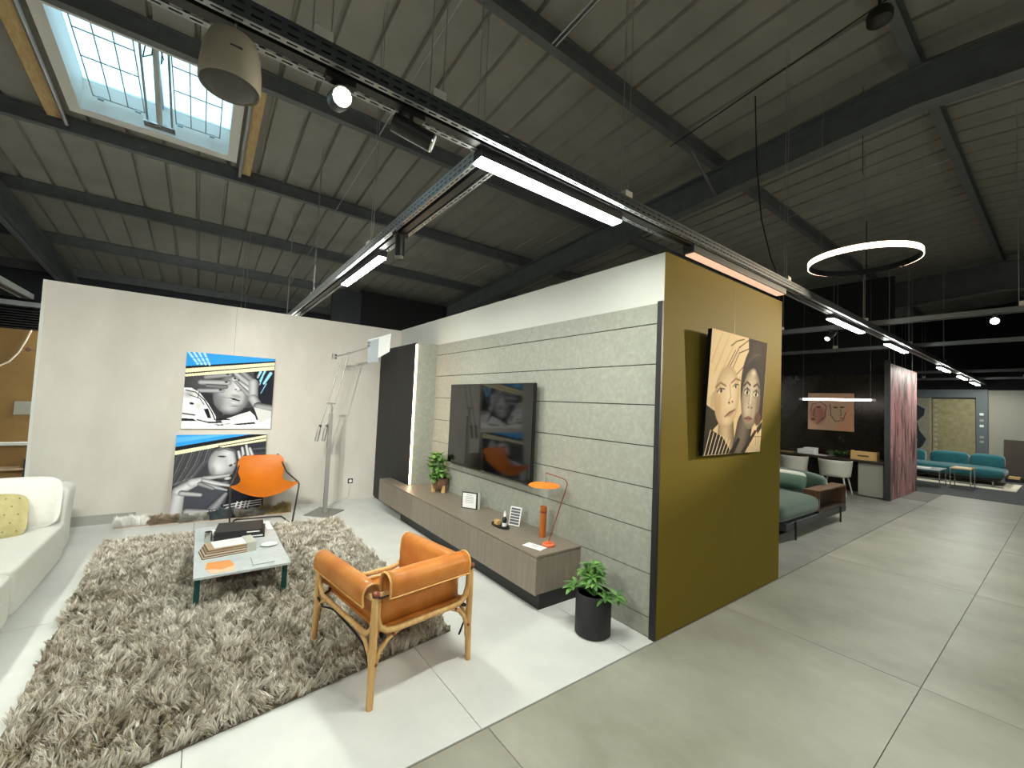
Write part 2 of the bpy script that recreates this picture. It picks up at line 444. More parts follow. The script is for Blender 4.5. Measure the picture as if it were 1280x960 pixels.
for y in (5.38, 5.75, 6.36):
    for xa, xb in ((sx0+0.10, sx0+0.53), (sx0+0.81, sx1-0.09)):
        MB().tube([(xa, y, zr(y)+0.10), (xb, y, zr(y)+0.10)], 0.006, 5).build('grid_wire', m_wire, sky)
for x in (sx0+0.16, sx0+0.47, sx0+0.85, sx0+1.16):
    MB().box(x-0.025, x+0.025, sy1-0.075, sy1-0.045, zr(sy1)+0.08, zr(sy1)+0.11).build('wire_clip', m_galv, sky)
xm = sx0+0.67
MB().tube([(xm, sy0+0.35, zr(sy0)+0.22), (xm, sy1-0.12, zr(sy1)-0.01)], 0.028, 10).build('opener_cylinder', m_plastic, sky, smooth=40)
for dx in (-0.11, 0.11):
    MB().tube([(xm+dx, sy0+0.1, zr(sy0)+0.2), (xm+dx, sy1-0.06, zr(sy1)+0.0)], 0.011, 8).build('opener_guide', m_galv, sky)
MB().box(xm-0.14, xm+0.14, sy1-0.16, sy1-0.02, zr(sy1)-0.03, zr(sy1)-0.015).build('opener_bracket', m_chrome, sky)
for k in range(2):
    MB().tube([(xm-0.06+k*0.12, sy0+0.30, zr(5.4)+0.24), (xm-0.09+k*0.14, sy0+0.42, zr(5.4)+0.12), (xm-0.03+k*0.09, sy0+0.46, zr(5.4)+0.20), (xm+0.02*k, sy0+0.2, zr(5.4)+0.24)], 0.006, 6).build('hose', m_blackmetal, sky)

# ------------------------------------------------------------------ walls
AX, BY, CYB = 2.457, 1.638, 6.30
struct(box('wall_back', (-1.345, 2.47, CYB, CYB+0.12, 0, 2.562), m_plaster))
wallback_seam = struct(box('trim_2', (0.298, 0.302, CYB-0.0015, CYB, 1.95, 2.56), m_base))
struct(box('baseboard_back', (-1.34, -0.5, CYB-0.015, CYB, 0, 0.10), m_base))
struct(box('trim_3', (-1.37, -1.345, CYB-0.005, CYB+0.12, 0, 2.562), m_white))
wm = struct(box('wall_media', (AX+0.012, AX+0.13, BY+0.004, CYB-0.001, 0, 2.572), m_white))
zb = [0.0, 0.127, 0.408, 0.69, 0.97, 1.25, 1.53, 1.808, 2.085, 2.228]
for a, b in zip(zb[:-1], zb[1:]):
    box('panel', (AX, AX+0.012, 1.677, 5.01, a+0.004, b-0.003), m_panel, wm, bevel=0.001)
box('panel_backing', (AX+0.009, AX+0.0125, 1.677, 5.01, 0, 2.226), m_dark, wm)
struct(box('trim_4', (AX-0.012, AX+0.012, BY+0.0, 1.677, 0, 2.235), m_dark))
wol = struct(box('wall_olive', (AX+0.131, 4.362, BY+0.004, BY+0.11, 0, 2.572), m_olive))
box('facing_board', (AX+0.010, 4.362, BY-0.001, BY+0.004, 0, 2.574), m_olive, wol)
struct(box('trim_5', (3.44, 3.443, BY-0.002, BY-0.001, 0.0, 2.57), mat('olive_seam', (92, 80, 36), 0.5)))
struct(box('wall_partition', (4.26, 4.36, BY+0.11, CYB, 0, 2.57), m_darkgrey))
# hall shell
struct(box('wall_left', (X0-0.1, X0, Y0, Y1, -0.2, 5.1), m_beige))
struct(box('wall_right', (X1, X1+0.1, Y0, Y1, -0.2, 5.1), m_blackwall))
struct(box('wall_front', (X0, X1, Y0-0.1, Y0, -0.2, 5.1), m_beige))
struct(box('wall_rear', (X0, X1, Y1, Y1+0.1, -0.2, 5.1), m_darkgrey))
struct(box('wall_dark', (2.95, 10.9, 10.2, 10.32, 0, zr(10.2)-0.19), m_blackwall))
struct(box('wall_stair', (2.3, 2.95, 10.2, 10.32, 0, zr(10.2)-0.25), m_darkgrey))
# tan storage wall at the far left with black louvre
wt = struct(box('wall_tan', (-5.0, -1.0, 9.0, 9.1, 0, 2.25), m_tan))
lou = sroot('wall_louvre', (-3, 9.0, 2.25))
for i in range(12):
    z = 2.26+i*0.037
    MB().hexa([(-5, 8.99, z), (-1.3, 8.99, z), (-1.3, 9.05, z+0.02), (-5, 9.05, z+0.02), (-5, 8.99, z+0.014), (-1.3, 8.99, z+0.014), (-1.3, 9.05, z+0.034), (-5, 9.05, z+0.034)]).build('slat', m_blackmetal, lou)
box('louvre_backing', (-5, -1.3, 9.06, 9.1, 2.25, 2.71), m_blackwall, lou)
tag(MB().tube([(-2.02, 8.97, 2.25), (-2.06, 8.97, 2.1), (-2.12, 8.97, 1.92), (-2.20, 8.97, 1.78), (-2.30, 8.97, 1.70), (-2.42, 8.97, 1.68)], 0.011, 6).build('hanging_cord', m_cream, smooth=60), 'cream cord hanging on the tan wall left of the grey partition', 'cord')
tag(box('wall_plate', (-2.12, -1.9, 8.985, 9.0, 1.03, 1.22), m_grey, bevel=0.003), 'grey square plate fixed low on the tan wall', 'plate')
t = thing('wall_shelf', 'thin white shelf on the tan wall behind the white sofa', 'shelf', (-2.1, 8.9, 0.6))
box('board', (-2.6, -1.88, 8.78, 8.99, 0.615, 0.645), m_white, t); box('lower_board', (-2.6, -1.92, 8.78, 8.99, 0.27, 0.30), m_kraft, t)
box('upright', (-1.93, -1.87, 8.78, 8.99, 0.0, 0.42), m_darkgrey, t)
t = thing('copper_hook', 'copper ball hook on a short rod at the grey partition edge', 'hook', (-1.36, CYB+0.05, 1.82))
MB().tube([(-1.372, CYB+0.05, 1.83), (-1.43, CYB+0.05, 1.83)], 0.006, 6).build('rod', m_copper, t)
MB().superell((-1.44, CYB+0.05, 1.83), (0.022, 0.022, 0.022), 1, 1, 12, 8).build('ball', m_copper, t, smooth=60)

# far bay on the right
struct(box('wall_marble', (10.97, 11.1, 2.12, 7.0, 0, 2.42), m_marbleblack))
struct(box('wall_bay', (11.02, 11.1, 2.12, 10.2, 2.42, 4.4), m_blackwall))
pk = struct(box('wall_pink', (10.31, 12.52, 2.035, 2.10, 0, 2.56), m_pink))
struct(box('trim_6', (10.285, 10.31, 2.03, 2.115, 0, 2.62), m_darkgrey))
struct(box('trim_7', (10.31, 12.5, 2.10, 2.115, 0, 2.56), m_darkgrey))
# far wall dressing
struct(box('wall_beige', (18.30, 18.38, -3.0, 1.47, 0, 2.48), m_beige))
struct(box('trim_8', (18.22, 18.36, 1.47, 1.70, 0, 2.50), mat('slate_frame', (84, 92, 96), 0.5)))
struct(box('trim_9', (18.22, 18.36, 1.70, 4.4, 2.26, 2.50), mat('slate_frame', (84, 92, 96), 0.5)))
struct(box('trim_10', (18.335, 18.375, 1.70, 4.4, 0, 2.26), m_darkgrey))

# ------------------------------------------------------------------ media furniture
t = thing('tall_cabinet', 'tall black wood cabinet with a vertical light strip beside the long low unit', 'cabinet', (2.3, 5.65, 0))
box('door', (2.163, 2.185, 5.012, 5.65, 0.03, 2.21), m_blackwood, t, bevel=0.002)
box('door', (2.163, 2.185, 5.654, 6.295, 0.03, 2.21), m_blackwood, t, bevel=0.002)
box('carcass', (2.185, AX-0.002, 5.012, 6.295, 0, 2.228), m_dark, t)
box('side_panel', (2.185, AX-0.001, 5.000, 5.012, 0.0, 2.226), m_panel, t)
box('plinth', (2.19, 2.3, 5.0, 6.29, 0, 0.03), m_dark, t)
box('light_strip', (2.166, 2.182, 4.994, 5.011, 0.425, 2.20), e_led, t)
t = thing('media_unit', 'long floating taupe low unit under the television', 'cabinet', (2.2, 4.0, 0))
box('body', (2.016, AX-0.001, 2.312, 5.0, 0.135, 0.396), m_taupe, t)
box('body', (2.016, 2.163, 5.0, 5.588, 0.135, 0.396), m_taupe, t)
box('top', (2.0, AX-0.001, 2.308, 4.998, 0.400, 0.412), m_taupe, t)
box('top', (2.0, 2.161, 5.0, 5.59, 0.400, 0.412), m_taupe, t)
box('plinth', (2.075, AX-0.002, 2.35, 4.99, 0.0, 0.135), m_dark, t)  # dark block added to deepen the shade under the unit
box('drawer_front', (2.0, 2.016, 2.308, 4.505, 0.132, 0.394), m_taupe, t, bevel=0.001)
box('drawer_front', (2.0, 2.016, 4.511, 5.59, 0.132, 0.394), m_taupe, t, bevel=0.001)
t = thing('television', 'large flat black television mounted on the grey panelled wall', 'television', (2.4, 3.63, 0.78))
box('screen', (2.372, 2.376, 2.868, 4.402, 0.800, 1.685), m_screen, t)
box('housing', (2.376, 2.405, 2.86, 4.41, 0.786, 1.693), m_bezel, t, bevel=0.004)
box('wall_bracket', (2.405, AX-0.001, 3.3, 4.0, 1.0, 1.45), m_dark, t)
box('badge', (2.3735, 2.3765, 3.61, 3.68, 0.7885, 0.796), m_chrome, t)

# things on the unit
def leaf_mesh(mb, p, d, up_, L_, W_, fold=0.2, droop=0.25):
    d = Vector(d).normalized(); sd = d.cross(Vector(up_)).normalized(); n = sd.cross(d)
    p = Vector(p); rows = []
    for k, (tt, ww) in enumerate(((0, 0.08), (0.3, 0.8), (0.6, 1.0), (0.85, 0.55), (1, 0.03))):
        c = p+d*L_*tt-n*droop*L_*tt*tt
        rows.append((c-sd*W_*ww/2+n*fold*W_*ww, c, c+sd*W_*ww/2+n*fold*W_*ww))
    vs_ = [q for r_ in rows for q in r_]
    fs = []
    for i in range(4):
        fs += [(3*i, 3*i+1, 3*i+4, 3*i+3), (3*i+1, 3*i+2, 3*i+5, 3*i+4)]
    mb.add(vs_, fs)
t = thing('potted_plant', 'small bushy green plant in a coppery footed pot on the low unit', 'plant', (2.36, 4.52, 0.412))
MB().lathe([(0.05, 0.03), (0.082, 0.05), (0.098, 0.10), (0.10, 0.165), (0.09, 0.17), (0.085, 0.15)], (2.345, 4.51, 0.412), 20).build('pot', m_copper, t, smooth=50)
for a in (0.6, 2.7, 4.8):
    MB().box(2.345+0.075*math.cos(a)-0.018, 2.345+0.075*math.cos(a)+0.018, 4.51+0.075*math.sin(a)-0.018, 4.51+0.075*math.sin(a)+0.018, 0.412, 0.50).build('foot', m_woodlt, t, bevel=0.003)
MB().lathe([(0.02, 0.15), (0.088, 0.15)], (2.345, 4.51, 0.412), 16).build('soil', m_soil, t)
mb = MB(); st = MB()
for i in range(34):
    a = random.uniform(0, 2*PI); rr = random.uniform(0, 0.14); z = random.uniform(0.13, 0.40)
    tip = (2.325+min(rr*math.cos(a), 0.03), 4.54+1.25*rr*math.sin(a), 0.412+z+0.06*(1-rr/0.14))
    st.tube([(2.345, 4.51, 0.55), ((2.345+tip[0])/2, (4.51+tip[1])/2, 0.62), tip], 0.003, 4)
    for k in range(13):
        b = random.uniform(0, 2*PI); e = random.uniform(-0.3, 0.9)
        d = (math.cos(b)*0.7, math.sin(b), e)
        leaf_mesh(mb, tip, d, (0, 0, 1), random.uniform(0.05, 0.08), random.uniform(0.032, 0.048))
mb.build('foliage', m_leaf2, t, smooth=60, kind='stuff'); st.build('stems', m_leaf, t)
t = thing('framed_notice', 'small framed white notice standing on the low unit by the plant', 'notice', (2.26, 3.68, 0.412), math.radians(32))
LMB().box(-0.008, 0.008, -0.085, 0.085, 0, 0.165).build('frame', m_dark, t, bevel=0.002)
sh = LMB().box(-0.0095, -0.0075, -0.075, 0.075, 0.01, 0.155).build('sheet', m_paper, t)
for k in range(5):
    LMB().box(-0.0105, -0.0095, -0.045 if k else -0.03, 0.045 if k else 0.03, 0.135-k*0.018, 0.139-k*0.018).build('print_line', m_ink, sh)
LMB().box(0.012, 0.05, -0.098, -0.092, 0, 0.165).build('side_leaf', m_paper, t)
LMB().box(0.05, 0.056, -0.100, -0.090, 0, 0.17).build('side_edge', m_dark, t)
t = thing('oval_tray', 'small dark oval tray holding a bottle on the low unit', 'tray', (2.19, 3.03, 0.412))
MB().lathe([(0.9, 0), (1.0, 0.004), (1.0, 0.014), (0.93, 0.014), (0.9, 0.006)], (2.19, 3.03, 0.412), 24, 0.055, 0.115).build('dish', m_blackmetal, t, smooth=50)
t = thing('dropper_bottle', 'small dark bottle with white cap and label on the oval tray', 'bottle', (2.20, 2.985, 0.42))
MB().lathe([(0.019, 0), (0.02, 0.004), (0.02, 0.07), (0.008, 0.085), (0.008, 0.09)], (2.20, 2.985, 0.42), 14).build('glass', m_bezel, t, smooth=50)
MB().lathe([(0.011, 0.088), (0.011, 0.112), (0.006, 0.114), (0.004, 0.135)], (2.20, 2.985, 0.42), 12).build('cap', m_paper, t, smooth=50)
MB().lathe([(0.0206, 0.005), (0.0206, 0.035)], (2.20, 2.985, 0.42), 14).build('label_band', m_paper, t, smooth=50)
tag(box('wood_block', (2.165, 2.205, 3.045, 3.10, 0.42, 0.462), m_woodlt, bevel=0.004), 'small pale wooden block beside the bottle on the oval tray', 'block')
t = thing('price_card', 'grey printed price card leaning on a stand on the low unit', 'card', (2.30, 2.98, 0.412), math.radians(24))
M_ = Matrix.Rotation(math.radians(14), 4, 'Y')
def tilt(p): q = M_ @ Vector(p); return (q.x, q.y, q.z)
def lhexa(b): x0, x1, y0, y1, z0, z1 = b; return [tilt(p) for p in ((x0, y0, z0), (x1, y0, z0), (x1, y1, z0), (x0, y1, z0), (x0, y0, z1), (x1, y0, z1), (x1, y1, z1), (x0, y1, z1))]
crd = LMB().hexa(lhexa((-0.003, 0.003, -0.055, 0.055, 0.004, 0.165))).build('card_sheet', m_paper, t)
for k in range(6):
    LMB().hexa(lhexa((-0.0045, -0.003, -0.046, 0.046, 0.014+k*0.0245, 0.033+k*0.0245))).build('print_block', m_inkdk, crd)
LMB().hexa([(0.0, -0.02, 0), (0.06, -0.02, 0), (0.06, 0.02, 0), (0.0, 0.02, 0), (0.0, -0.02, 0.004), (0.06, -0.02, 0.004), (0.06, 0.02, 0.004), (0.0, 0.02, 0.004)]).build('stand', m_dark, t)
t = thing('cylinder_vase', 'slim amber orange cylinder vase with a dark ring on the low unit', 'vase', (2.33, 2.625, 0.412))
MB().lathe([(0.026, 0), (0.027, 0.003), (0.027, 0.20), (0.0255, 0.205), (0.027, 0.208), (0.027, 0.25), (0.02, 0.25), (0.02, 0.23)], (2.33, 2.625, 0.412), 20).build('body', m_vase, t, smooth=40)
MB().lathe([(0.0272, 0.197), (0.029, 0.20), (0.029, 0.21), (0.0272, 0.213)], (2.33, 2.625, 0.412), 20).build('ring', m_redmetal, t, smooth=40)
t = thing('table_lamp', 'orange disc table lamp with a thin bent stem on the low unit', 'lamp', (2.23, 2.43, 0.412))
MB().lathe([(0.048, 0), (0.05, 0.004), (0.05, 0.014), (0.046, 0.018), (0.022, 0.02), (0.02, 0.032), (0.012, 0.035)], (2.23, 2.44, 0.412), 22).build('base', m_coral, t, smooth=40)
pts = [(2.23, 2.44, 0.44), (2.23, 2.27, 0.88), (2.23, 2.26, 0.905), (2.23, 2.262, 0.925), (2.23, 2.28, 0.942), (2.23, 2.31, 0.95), (2.23, 2.50, 0.962)]
MB().tube(pts, 0.0042, 8).build('stem', m_redmetal, t, smooth=60)
MB().lathe([(0.0015, 0.0), (0.0015, 0.078)], (2.23, 2.50, 0.884), 6).build('hanger', m_redmetal, t)
MB().lathe([(0.006, 0.012), (0.06, 0.006), (0.118, -0.004), (0.128, -0.012), (0.124, -0.014), (0.05, -0.006), (0.006, -0.004)], (2.23, 2.515, 0.872), 32).build('shade', m_orangepaint, t, smooth=50)
for k, (x, y, a) in enumerate(((2.12, 2.475, 0.25),)):
    t = thing('paper_card', 'white printed leaflet lying by the orange lamp base', 'paper', (x, y, 0.412), a)
    p = LMB().box(-0.045, 0.045, -0.085, 0.085, 0.0005, 0.003).build('sheet', m_paper, t)
    for q in range(3): LMB().box(-0.01+q*0.014, -0.006+q*0.014, -0.03, 0.03, 0.003, 0.0034).build('print_line', m_ink, p)

# black pot with plant
t = thing('tall_planter', 'black cylindrical planter with a leafy green plant at the panel wall end', 'plant', (2.19, 1.93, 0))
MB().lathe([(0.105, 0), (0.118, 0.008), (0.118, 0.262), (0.112, 0.27), (0.104, 0.265), (0.10, 0.24)], (2.19, 1.93, 0), 30).build('pot', m_potblk, t, smooth=45)
MB().lathe([(0.02, 0.24), (0.103, 0.24)], (2.19, 1.93, 0), 20).build('soil', m_soil, t)
stm = MB(); tips = []
for i in range(22):
    a = 2*PI*i/22+random.uniform(-0.2, 0.2); rr = random.uniform(0.0, 0.16)*(1 if i % 3 else 0.3)
    z = 0.50-1.1*rr*rr/0.16+random.uniform(-0.11, 0.0) - 0.03
    tip = (2.185+rr*math.cos(a), 1.93+rr*math.sin(a), max(z, 0.27)); tips.append(tip)
    stm.tube([(2.19, 1.93, 0.24), (2.19+0.5*rr*math.cos(a), 1.93+0.5*rr*math.sin(a), (0.24+tip[2])/2+0.03), tip], 0.004, 5)
stm.build('stems', m_leaf, t)
for i, tip in enumerate(tips):
    n = 7
    for k in range(n):
        b = 2*PI*k/n+random.uniform(-0.2, 0.2); out = Vector((tip[0]-2.19, tip[1]-1.93, 0.0))*3
        d = (math.cos(b)+out.x, math.sin(b)+out.y, random.uniform(-0.15, 0.55))
        lm = MB(); leaf_mesh(lm, tip, d, (0, 0, 1), random.uniform(0.06, 0.095), random.uniform(0.024, 0.034))
        lm.build('leaf', m_leaf if (i+k) % 3 else m_leaf2, t, smooth=70)

# ------------------------------------------------------------------ paintings
class Art:
    def __init__(s, n, col):
        s.n = n; a = np.linspace(0, 1, n+1); s.U, s.V = np.meshgrid(a, a)
        s.I = np.zeros((n+1, n+1, 3))+np.array(col, float)
    def bl(s, m, col, a=1.0):
        m = (np.clip(m, 0, 1)*a)[..., None]; s.I = s.I*(1-m)+np.array(col, float)*m; return s
    def poly(s, pts, col, a=1.0):
        ins = np.zeros(s.U.shape, bool); n = len(pts)
        for i in range(n):
            (x0, y0), (x1, y1) = pts[i], pts[(i+1) % n]
            c = ((y0 > s.V) != (y1 > s.V))
            with np.errstate(divide='ignore', invalid='ignore'):
                xx = (x1-x0)*(s.V-y0)/(y1-y0+1e-12)+x0
            ins ^= c & (s.U < xx)
        return s.bl(ins.astype(float), col, a)
    def ell(s, cx, cy, rx, ry, col, soft=0.15, rot=0, a=1.0):
        r = math.radians(rot); dx = s.U-cx; dy = s.V-cy
        x = dx*math.cos(r)+dy*math.sin(r); y = -dx*math.sin(r)+dy*math.cos(r)
        return s.bl((1-np.sqrt((x/rx)**2+(y/ry)**2))/soft, col, a)
    def cap(s, p, q, r0, r1, col, shade=0.35, soft=0.25, a=1.0, lit=-1):
        dx, dy = q[0]-p[0], q[1]-p[1]; L2 = dx*dx+dy*dy+1e-12
        t = np.clip(((s.U-p[0])*dx+(s.V-p[1])*dy)/L2, 0, 1)
        ex = s.U-(p[0]+t*dx); ey = s.V-(p[1]+t*dy); r = r0+(r1-r0)*t
        d = np.sqrt(ex*ex+ey*ey)/r
        side = (ex*(-dy)+ey*dx)/(math.sqrt(L2)*r)
        k = np.clip(1-shade*np.clip(d, 0, 1)**2-shade*0.6*np.clip(lit*side, 0, 1), 0.1, 1.2)[..., None]
        m = (np.clip((1-d)/soft, 0, 1)*a)[..., None]
        s.I = s.I*(1-m)+np.array(col, float)*k*m; return s
    def ln(s, pts, wd, col, a=1.0):
        for p, q in zip(pts[:-1], pts[1:]): s.cap(p, q, wd, wd, col, 0, 0.5, a)
        return s
    def mesh(s, name, fn, m, parent):
        n = s.n; mb = MB(); mb.grid(fn, n, n)
        o = mb.build(name, m, parent)
        at = o.data.color_attributes.new('paint', 'FLOAT_COLOR', 'POINT')
        c = np.clip(s.I, 0, 255)/255.0
        c = np.where(c <= 0.04045, c/12.92, ((c+0.055)/1.055)**2.4)
        at.data.foreach_set('color', np.concatenate([c, np.ones(c.shape[:2]+(1,))], -1).astype(np.float32).ravel())
        return o
m_art = vcmat('painted_canvas', 0.75, 0.12)
BLUE, LBLUE, CREAM, BLK, WHT = (52, 152, 224), (150, 212, 244), (238, 228, 188), (28, 28, 32), (236, 236, 236)
G = lambda v: (v, v, v+3)
def art_one():
    A = Art(200, G(70))
    A.poly([(0, .26), (.5, .18), (.45, .45), (.2, .62), (0, .5)], G(58)); A.ell(.2, .4, .25, .16, G(84), 1.0)
    A.poly([(0.74, 0.12), (1, 0.08), (1, 0.70), (0.80, 0.66)], (34, 34, 44)); A.poly([(.10, .48), (.36, .56), (.44, .84), (.2, .9)], G(46)); A.poly([(.58, .72), (.80, .70), (.88, .86), (.36, .88)], G(42))
    # neck / hair shadow, face with modelling
    A.ell(.51, .545, .215, .275, G(104), .10); A.ell(.525, .53, .20, .255, G(158), .35); A.ell(.545, .50, .155, .21, G(196), .9); A.ell(.50, .72, .12, .075, G(186), 1.0); A.ell(.38, .62, .07, .10, G(118), 1.0, 20, .8); A.ell(.69, .56, .05, .15, G(110), 1.0, 0, .8)
    A.ell(.57, .38, .06, .10, G(218), 1.0); A.ell(.585, .44, .035, .045, G(214), .9); A.ell(.555, .462, .020, .010, G(44), .7, -10); A.ell(.615, .470, .024, .010, G(52), .7, 15); A.ell(.585, .485, .035, .012, G(128), 1.0)
    A.ell(.565, .555, .075, .030, G(150), .5, 10); A.ell(.565, .632, .085, .040, G(174), .4, 6); A.ell(.545, .645, .05, .018, G(214), 1.0, 6); A.poly([(.49, .575), (.55, .585), (.62, .615), (.60, .622), (.53, .605)], G(18)); A.ell(.56, .69, .075, .014, G(112), 1.0)
    A.ln([(.40, .57), (.47, .585), (.50, .58)], .006, G(120), .8)
    # far hand
    for p, q, r, c in (((.22, .315), (.47, .265), .036, 150), ((.17, .385), (.46, .375), .042, 176), ((.16, .495), (.40, .485), .034, 168), ((.24, .43), (.44, .435), .03, 120)):
        A.cap(p, q, r*.9, r, G(c), .42, .2)
    for q in ((.45, .262), (.442, .368), (.385, .478)): A.ell(q[0], q[1], .024, .014, G(34), .5, -5)
    # near hand, wrist and forearm
    A.cap((.60, .20), (.78, .38), .036, .055, G(150), .42, .2); A.cap((.55, .25), (.75, .42), .034, .055, G(182), .42, .2); A.cap((.52, .32), (.72, .47), .030, .050, G(204), .42, .2); A.cap((.55, .36), (.70, .52), .022, .035, G(160), .42, .2)
    A.ell(.535, .315, .02, .014, G(34), .5, 35); A.ell(.58, .335, .012, .02, G(50), .6)
    A.cap((.755, .36), (.765, .58), .062, .062, G(186), .34, .15); A.cap((.765, .58), (.83, .685), .062, .062, G(184), .34, .15); A.cap((.83, .685), (1.04, .715), .062, .058, G(160), .55, .15)
    for p, q, r in (((.83, .20), (.80, .28), .018), ((.885, .18), (.83, .33), .015), ((.955, .21), (.88, .36), .024), ((.91, .36), (.85, .50), .006), ((.86, .27), (.83, .38), .008)): A.cap(p, q, r, r*.7, LBLUE, 0, .3)
    A.ell(.80, .26, .012, .02, (214, 140, 110), .5)
    A.poly([(0, .84), (.3, .93), (.78, .90), (1, .80), (1, 1), (0, 1)], WHT); A.poly([(.42, .89), (.62, .80), (.74, .755), (.80, .82), (.84, .93), (.45, .96)], (226, 226, 226)); A.ln([(.5, .88), (.7, .80)], .012, G(196), .6); A.poly([(.78, .70), (1, .75), (1, .84), (.86, .92)], (206, 206, 204))
    A.poly([(.55, .935), (.80, .905), (.81, .93), (.60, .95)], BLK); A.poly([(.34, .86), (.52, .87), (.5, .885), (.34, .88)], BLK)
    A.poly([(0, .47), (.08, .47), (.16, .52), (.26, .66), (.36, .84), (.36, .9), (0, .92)], (228, 228, 230)); A.ell(.05, .55, .08, .07, G(160), 1.0); A.ell(.16, .70, .05, .06, G(196), 1.0)
    A.ln([(.02, .50), (.12, .52), (.22, .62), (.31, .78), (.35, .88)], .008, BLK); A.ln([(.06, .56), (.17, .60), (.22, .68)], .006, BLK); A.ln([(.16, .50), (.15, .60)], .005, BLK); A.poly([(.22, .74), (.265, .73), (.31, .86), (.27, .86)], BLK)
    A.ln([(0, .80), (.13, .82)], .010, BLK); A.poly([(0, .86), (.12, .87), (.16, .90), (0, .90)], BLK); A.ln([(.16, .88), (.30, .92)], .009, BLK); A.ell(.09, .67, .03, .018, BLK, .4, 15); A.ln([(.28, .66), (.33, .70)], .006, BLK); A.ln([(.34, .945), (.52, .93)], .004, BLK); A.ln([(.38, .955), (.44, .95)], .007, BLK)
    A.poly([(0, 0), (1, 0), (1, .045), (0, .225)], BLUE); A.poly([(0, .19), (1, .03), (1, .05), (0, .225)], BLK); A.poly([(0, .222), (1, .05), (1, .095), (0, .28)], CREAM); A.poly([(0, .275), (1, .095), (1, .107), (0, .293)], BLK); A.poly([(0, .293), (1, .105), (1, .16), (0, .325)], CREAM)
    for k in range(4): A.cap((.015+.055*k, .0), (.12+.042*k, .15), .014, .014, (176, 220, 246), 0, .3)
    A.ln([(.02, .09), (.26, .045)], .006, BLUE); A.ln([(.05, .145), (.28, .095)], .006, BLUE)
    return A
def art_two():
    A = Art(200, G(50))
    A.poly([(0, .22), (.42, .12), (.42, .45), (.30, .58), (0, .72)], G(58))
    for k in range(14):
        A.ln([(.40-.028*k, .17+.006*k), (.36-.03*k, .33+.01*k), (.24-.025*k, .50+.012*k), (.10-.02*k, .62)], .010, G(74+26*((k*7) % 3)), .55)
    A.ell(.505, .37, .165, .21, G(132), .12); A.ell(.51, .37, .155, .19, G(176), .5); A.ell(.47, .42, .10, .11, G(208), 1.0); A.ell(.56, .25, .11, .08, G(206), 1.0); A.ell(.60, .34, .05, .08, G(220), 1.0); A.ell(.40, .48, .05, .09, G(122), 1.0, 0, .8)
    A.ell(.495, .285, .06, .016, G(40), .6, 6); A.ell(.495, .268, .055, .014, G(170), .8, 6); A.ln([(.44, .205), (.52, .185), (.61, .215)], .010, G(66), .8)
    A.poly([(.60, .28), (.66, .40), (.60, .42), (.56, .38)], G(190)); A.ell(.60, .405, .030, .020, G(58), .6, -20); A.ell(.645, .385, .02, .02, G(80), .7)
    A.ell(.575, .515, .065, .032, G(128), .4, -15); A.poly([(.52, .545), (.58, .53), (.63, .535), (.58, .555)], G(20)); A.ell(.575, .572, .05, .024, G(198), .5, -8); A.ell(.55, .63, .06, .03, G(140), 1.0)
    for p, q in (((.68, .23), (.70, .31)), ((.72, .18), (.745, .31)), ((.765, .15), (.80, .30)), ((.81, .19), (.85, .30))): A.cap(p, q, .020, .026, G(206), .5, .2)
    A.poly([(.84, .10), (1, .06), (1, .32), (.88, .32)], (50, 52, 58)); A.ln([(.85, .2), (1, .19)], .012, (96, 100, 104), .8); A.ln([(.86, .26), (1, .25)], .006, (92, 96, 100), .7)
    A.poly([(.08, .64), (.5, .66), (.66, .95), (.10, 1.0)], (70, 72, 80)); A.cap((.40, .99), (.56, .77), .085, .03, (156, 156, 164), .55, .2); A.cap((.17, .95), (.46, .99), .05, .04, G(184), .5, .2)
    A.cap((.02, 1.04), (.065, .70), .105, .07, G(204), .3, .12); A.cap((.065, .69), (.22, .60), .062, .058, G(210), .3, .15); A.cap((.20, .60), (.34, .57), .058, .045, G(208), .3, .2)
    A.cap((.32, .555), (.585, .53), .034, .020, G(186), .42, .2); A.cap((.32, .59), (.60, .665), .040, .020, G(204), .42, .2); A.cap((.30, .62), (.57, .72), .034, .016, G(180), .42, .2); A.cap((.10, .72), (.29, .755), .038, .030, G(186), .55, .2); A.cap((.28, .62), (.42, .69), .03, .02, G(150), .42, .2)
    A.poly([(.60, .74), (1, .72), (1, .90), (.55, .93)], (34, 34, 44)); A.poly([(.52, .90), (1, .86), (1, 1), (.5, 1)], (44, 44, 52))
    for k, y in enumerate((.895, .925, .955)): A.ln([(.55+.03*k, y+.02), (.75, y), (.98, y-.015)], .007, WHT)
    for x in (.70, .75, .80, .84): A.cap((x, .885), (x-.02, .965), .010, .010, WHT, 0)
    A.ln([(.1, .99), (.6, .955)], .007, WHT)
    A.poly([(0, 0), (.85, 0), (0, .17)], BLUE); A.poly([(0, .03), (.45, 0), (.58, 0), (0, .10)], (118, 190, 236), .6); A.poly([(0, .15), (.8, 0), (1, 0), (1, .012), (0, .205)], BLK); A.poly([(0, .2), (1, .01), (1, .045), (0, .25)], CREAM); A.poly([(.45, .145), (1, .045), (1, .058), (.45, .16)], BLK); A.poly([(.45, .158), (1, .058), (1, .09), (.5, .168)], CREAM)
    return A
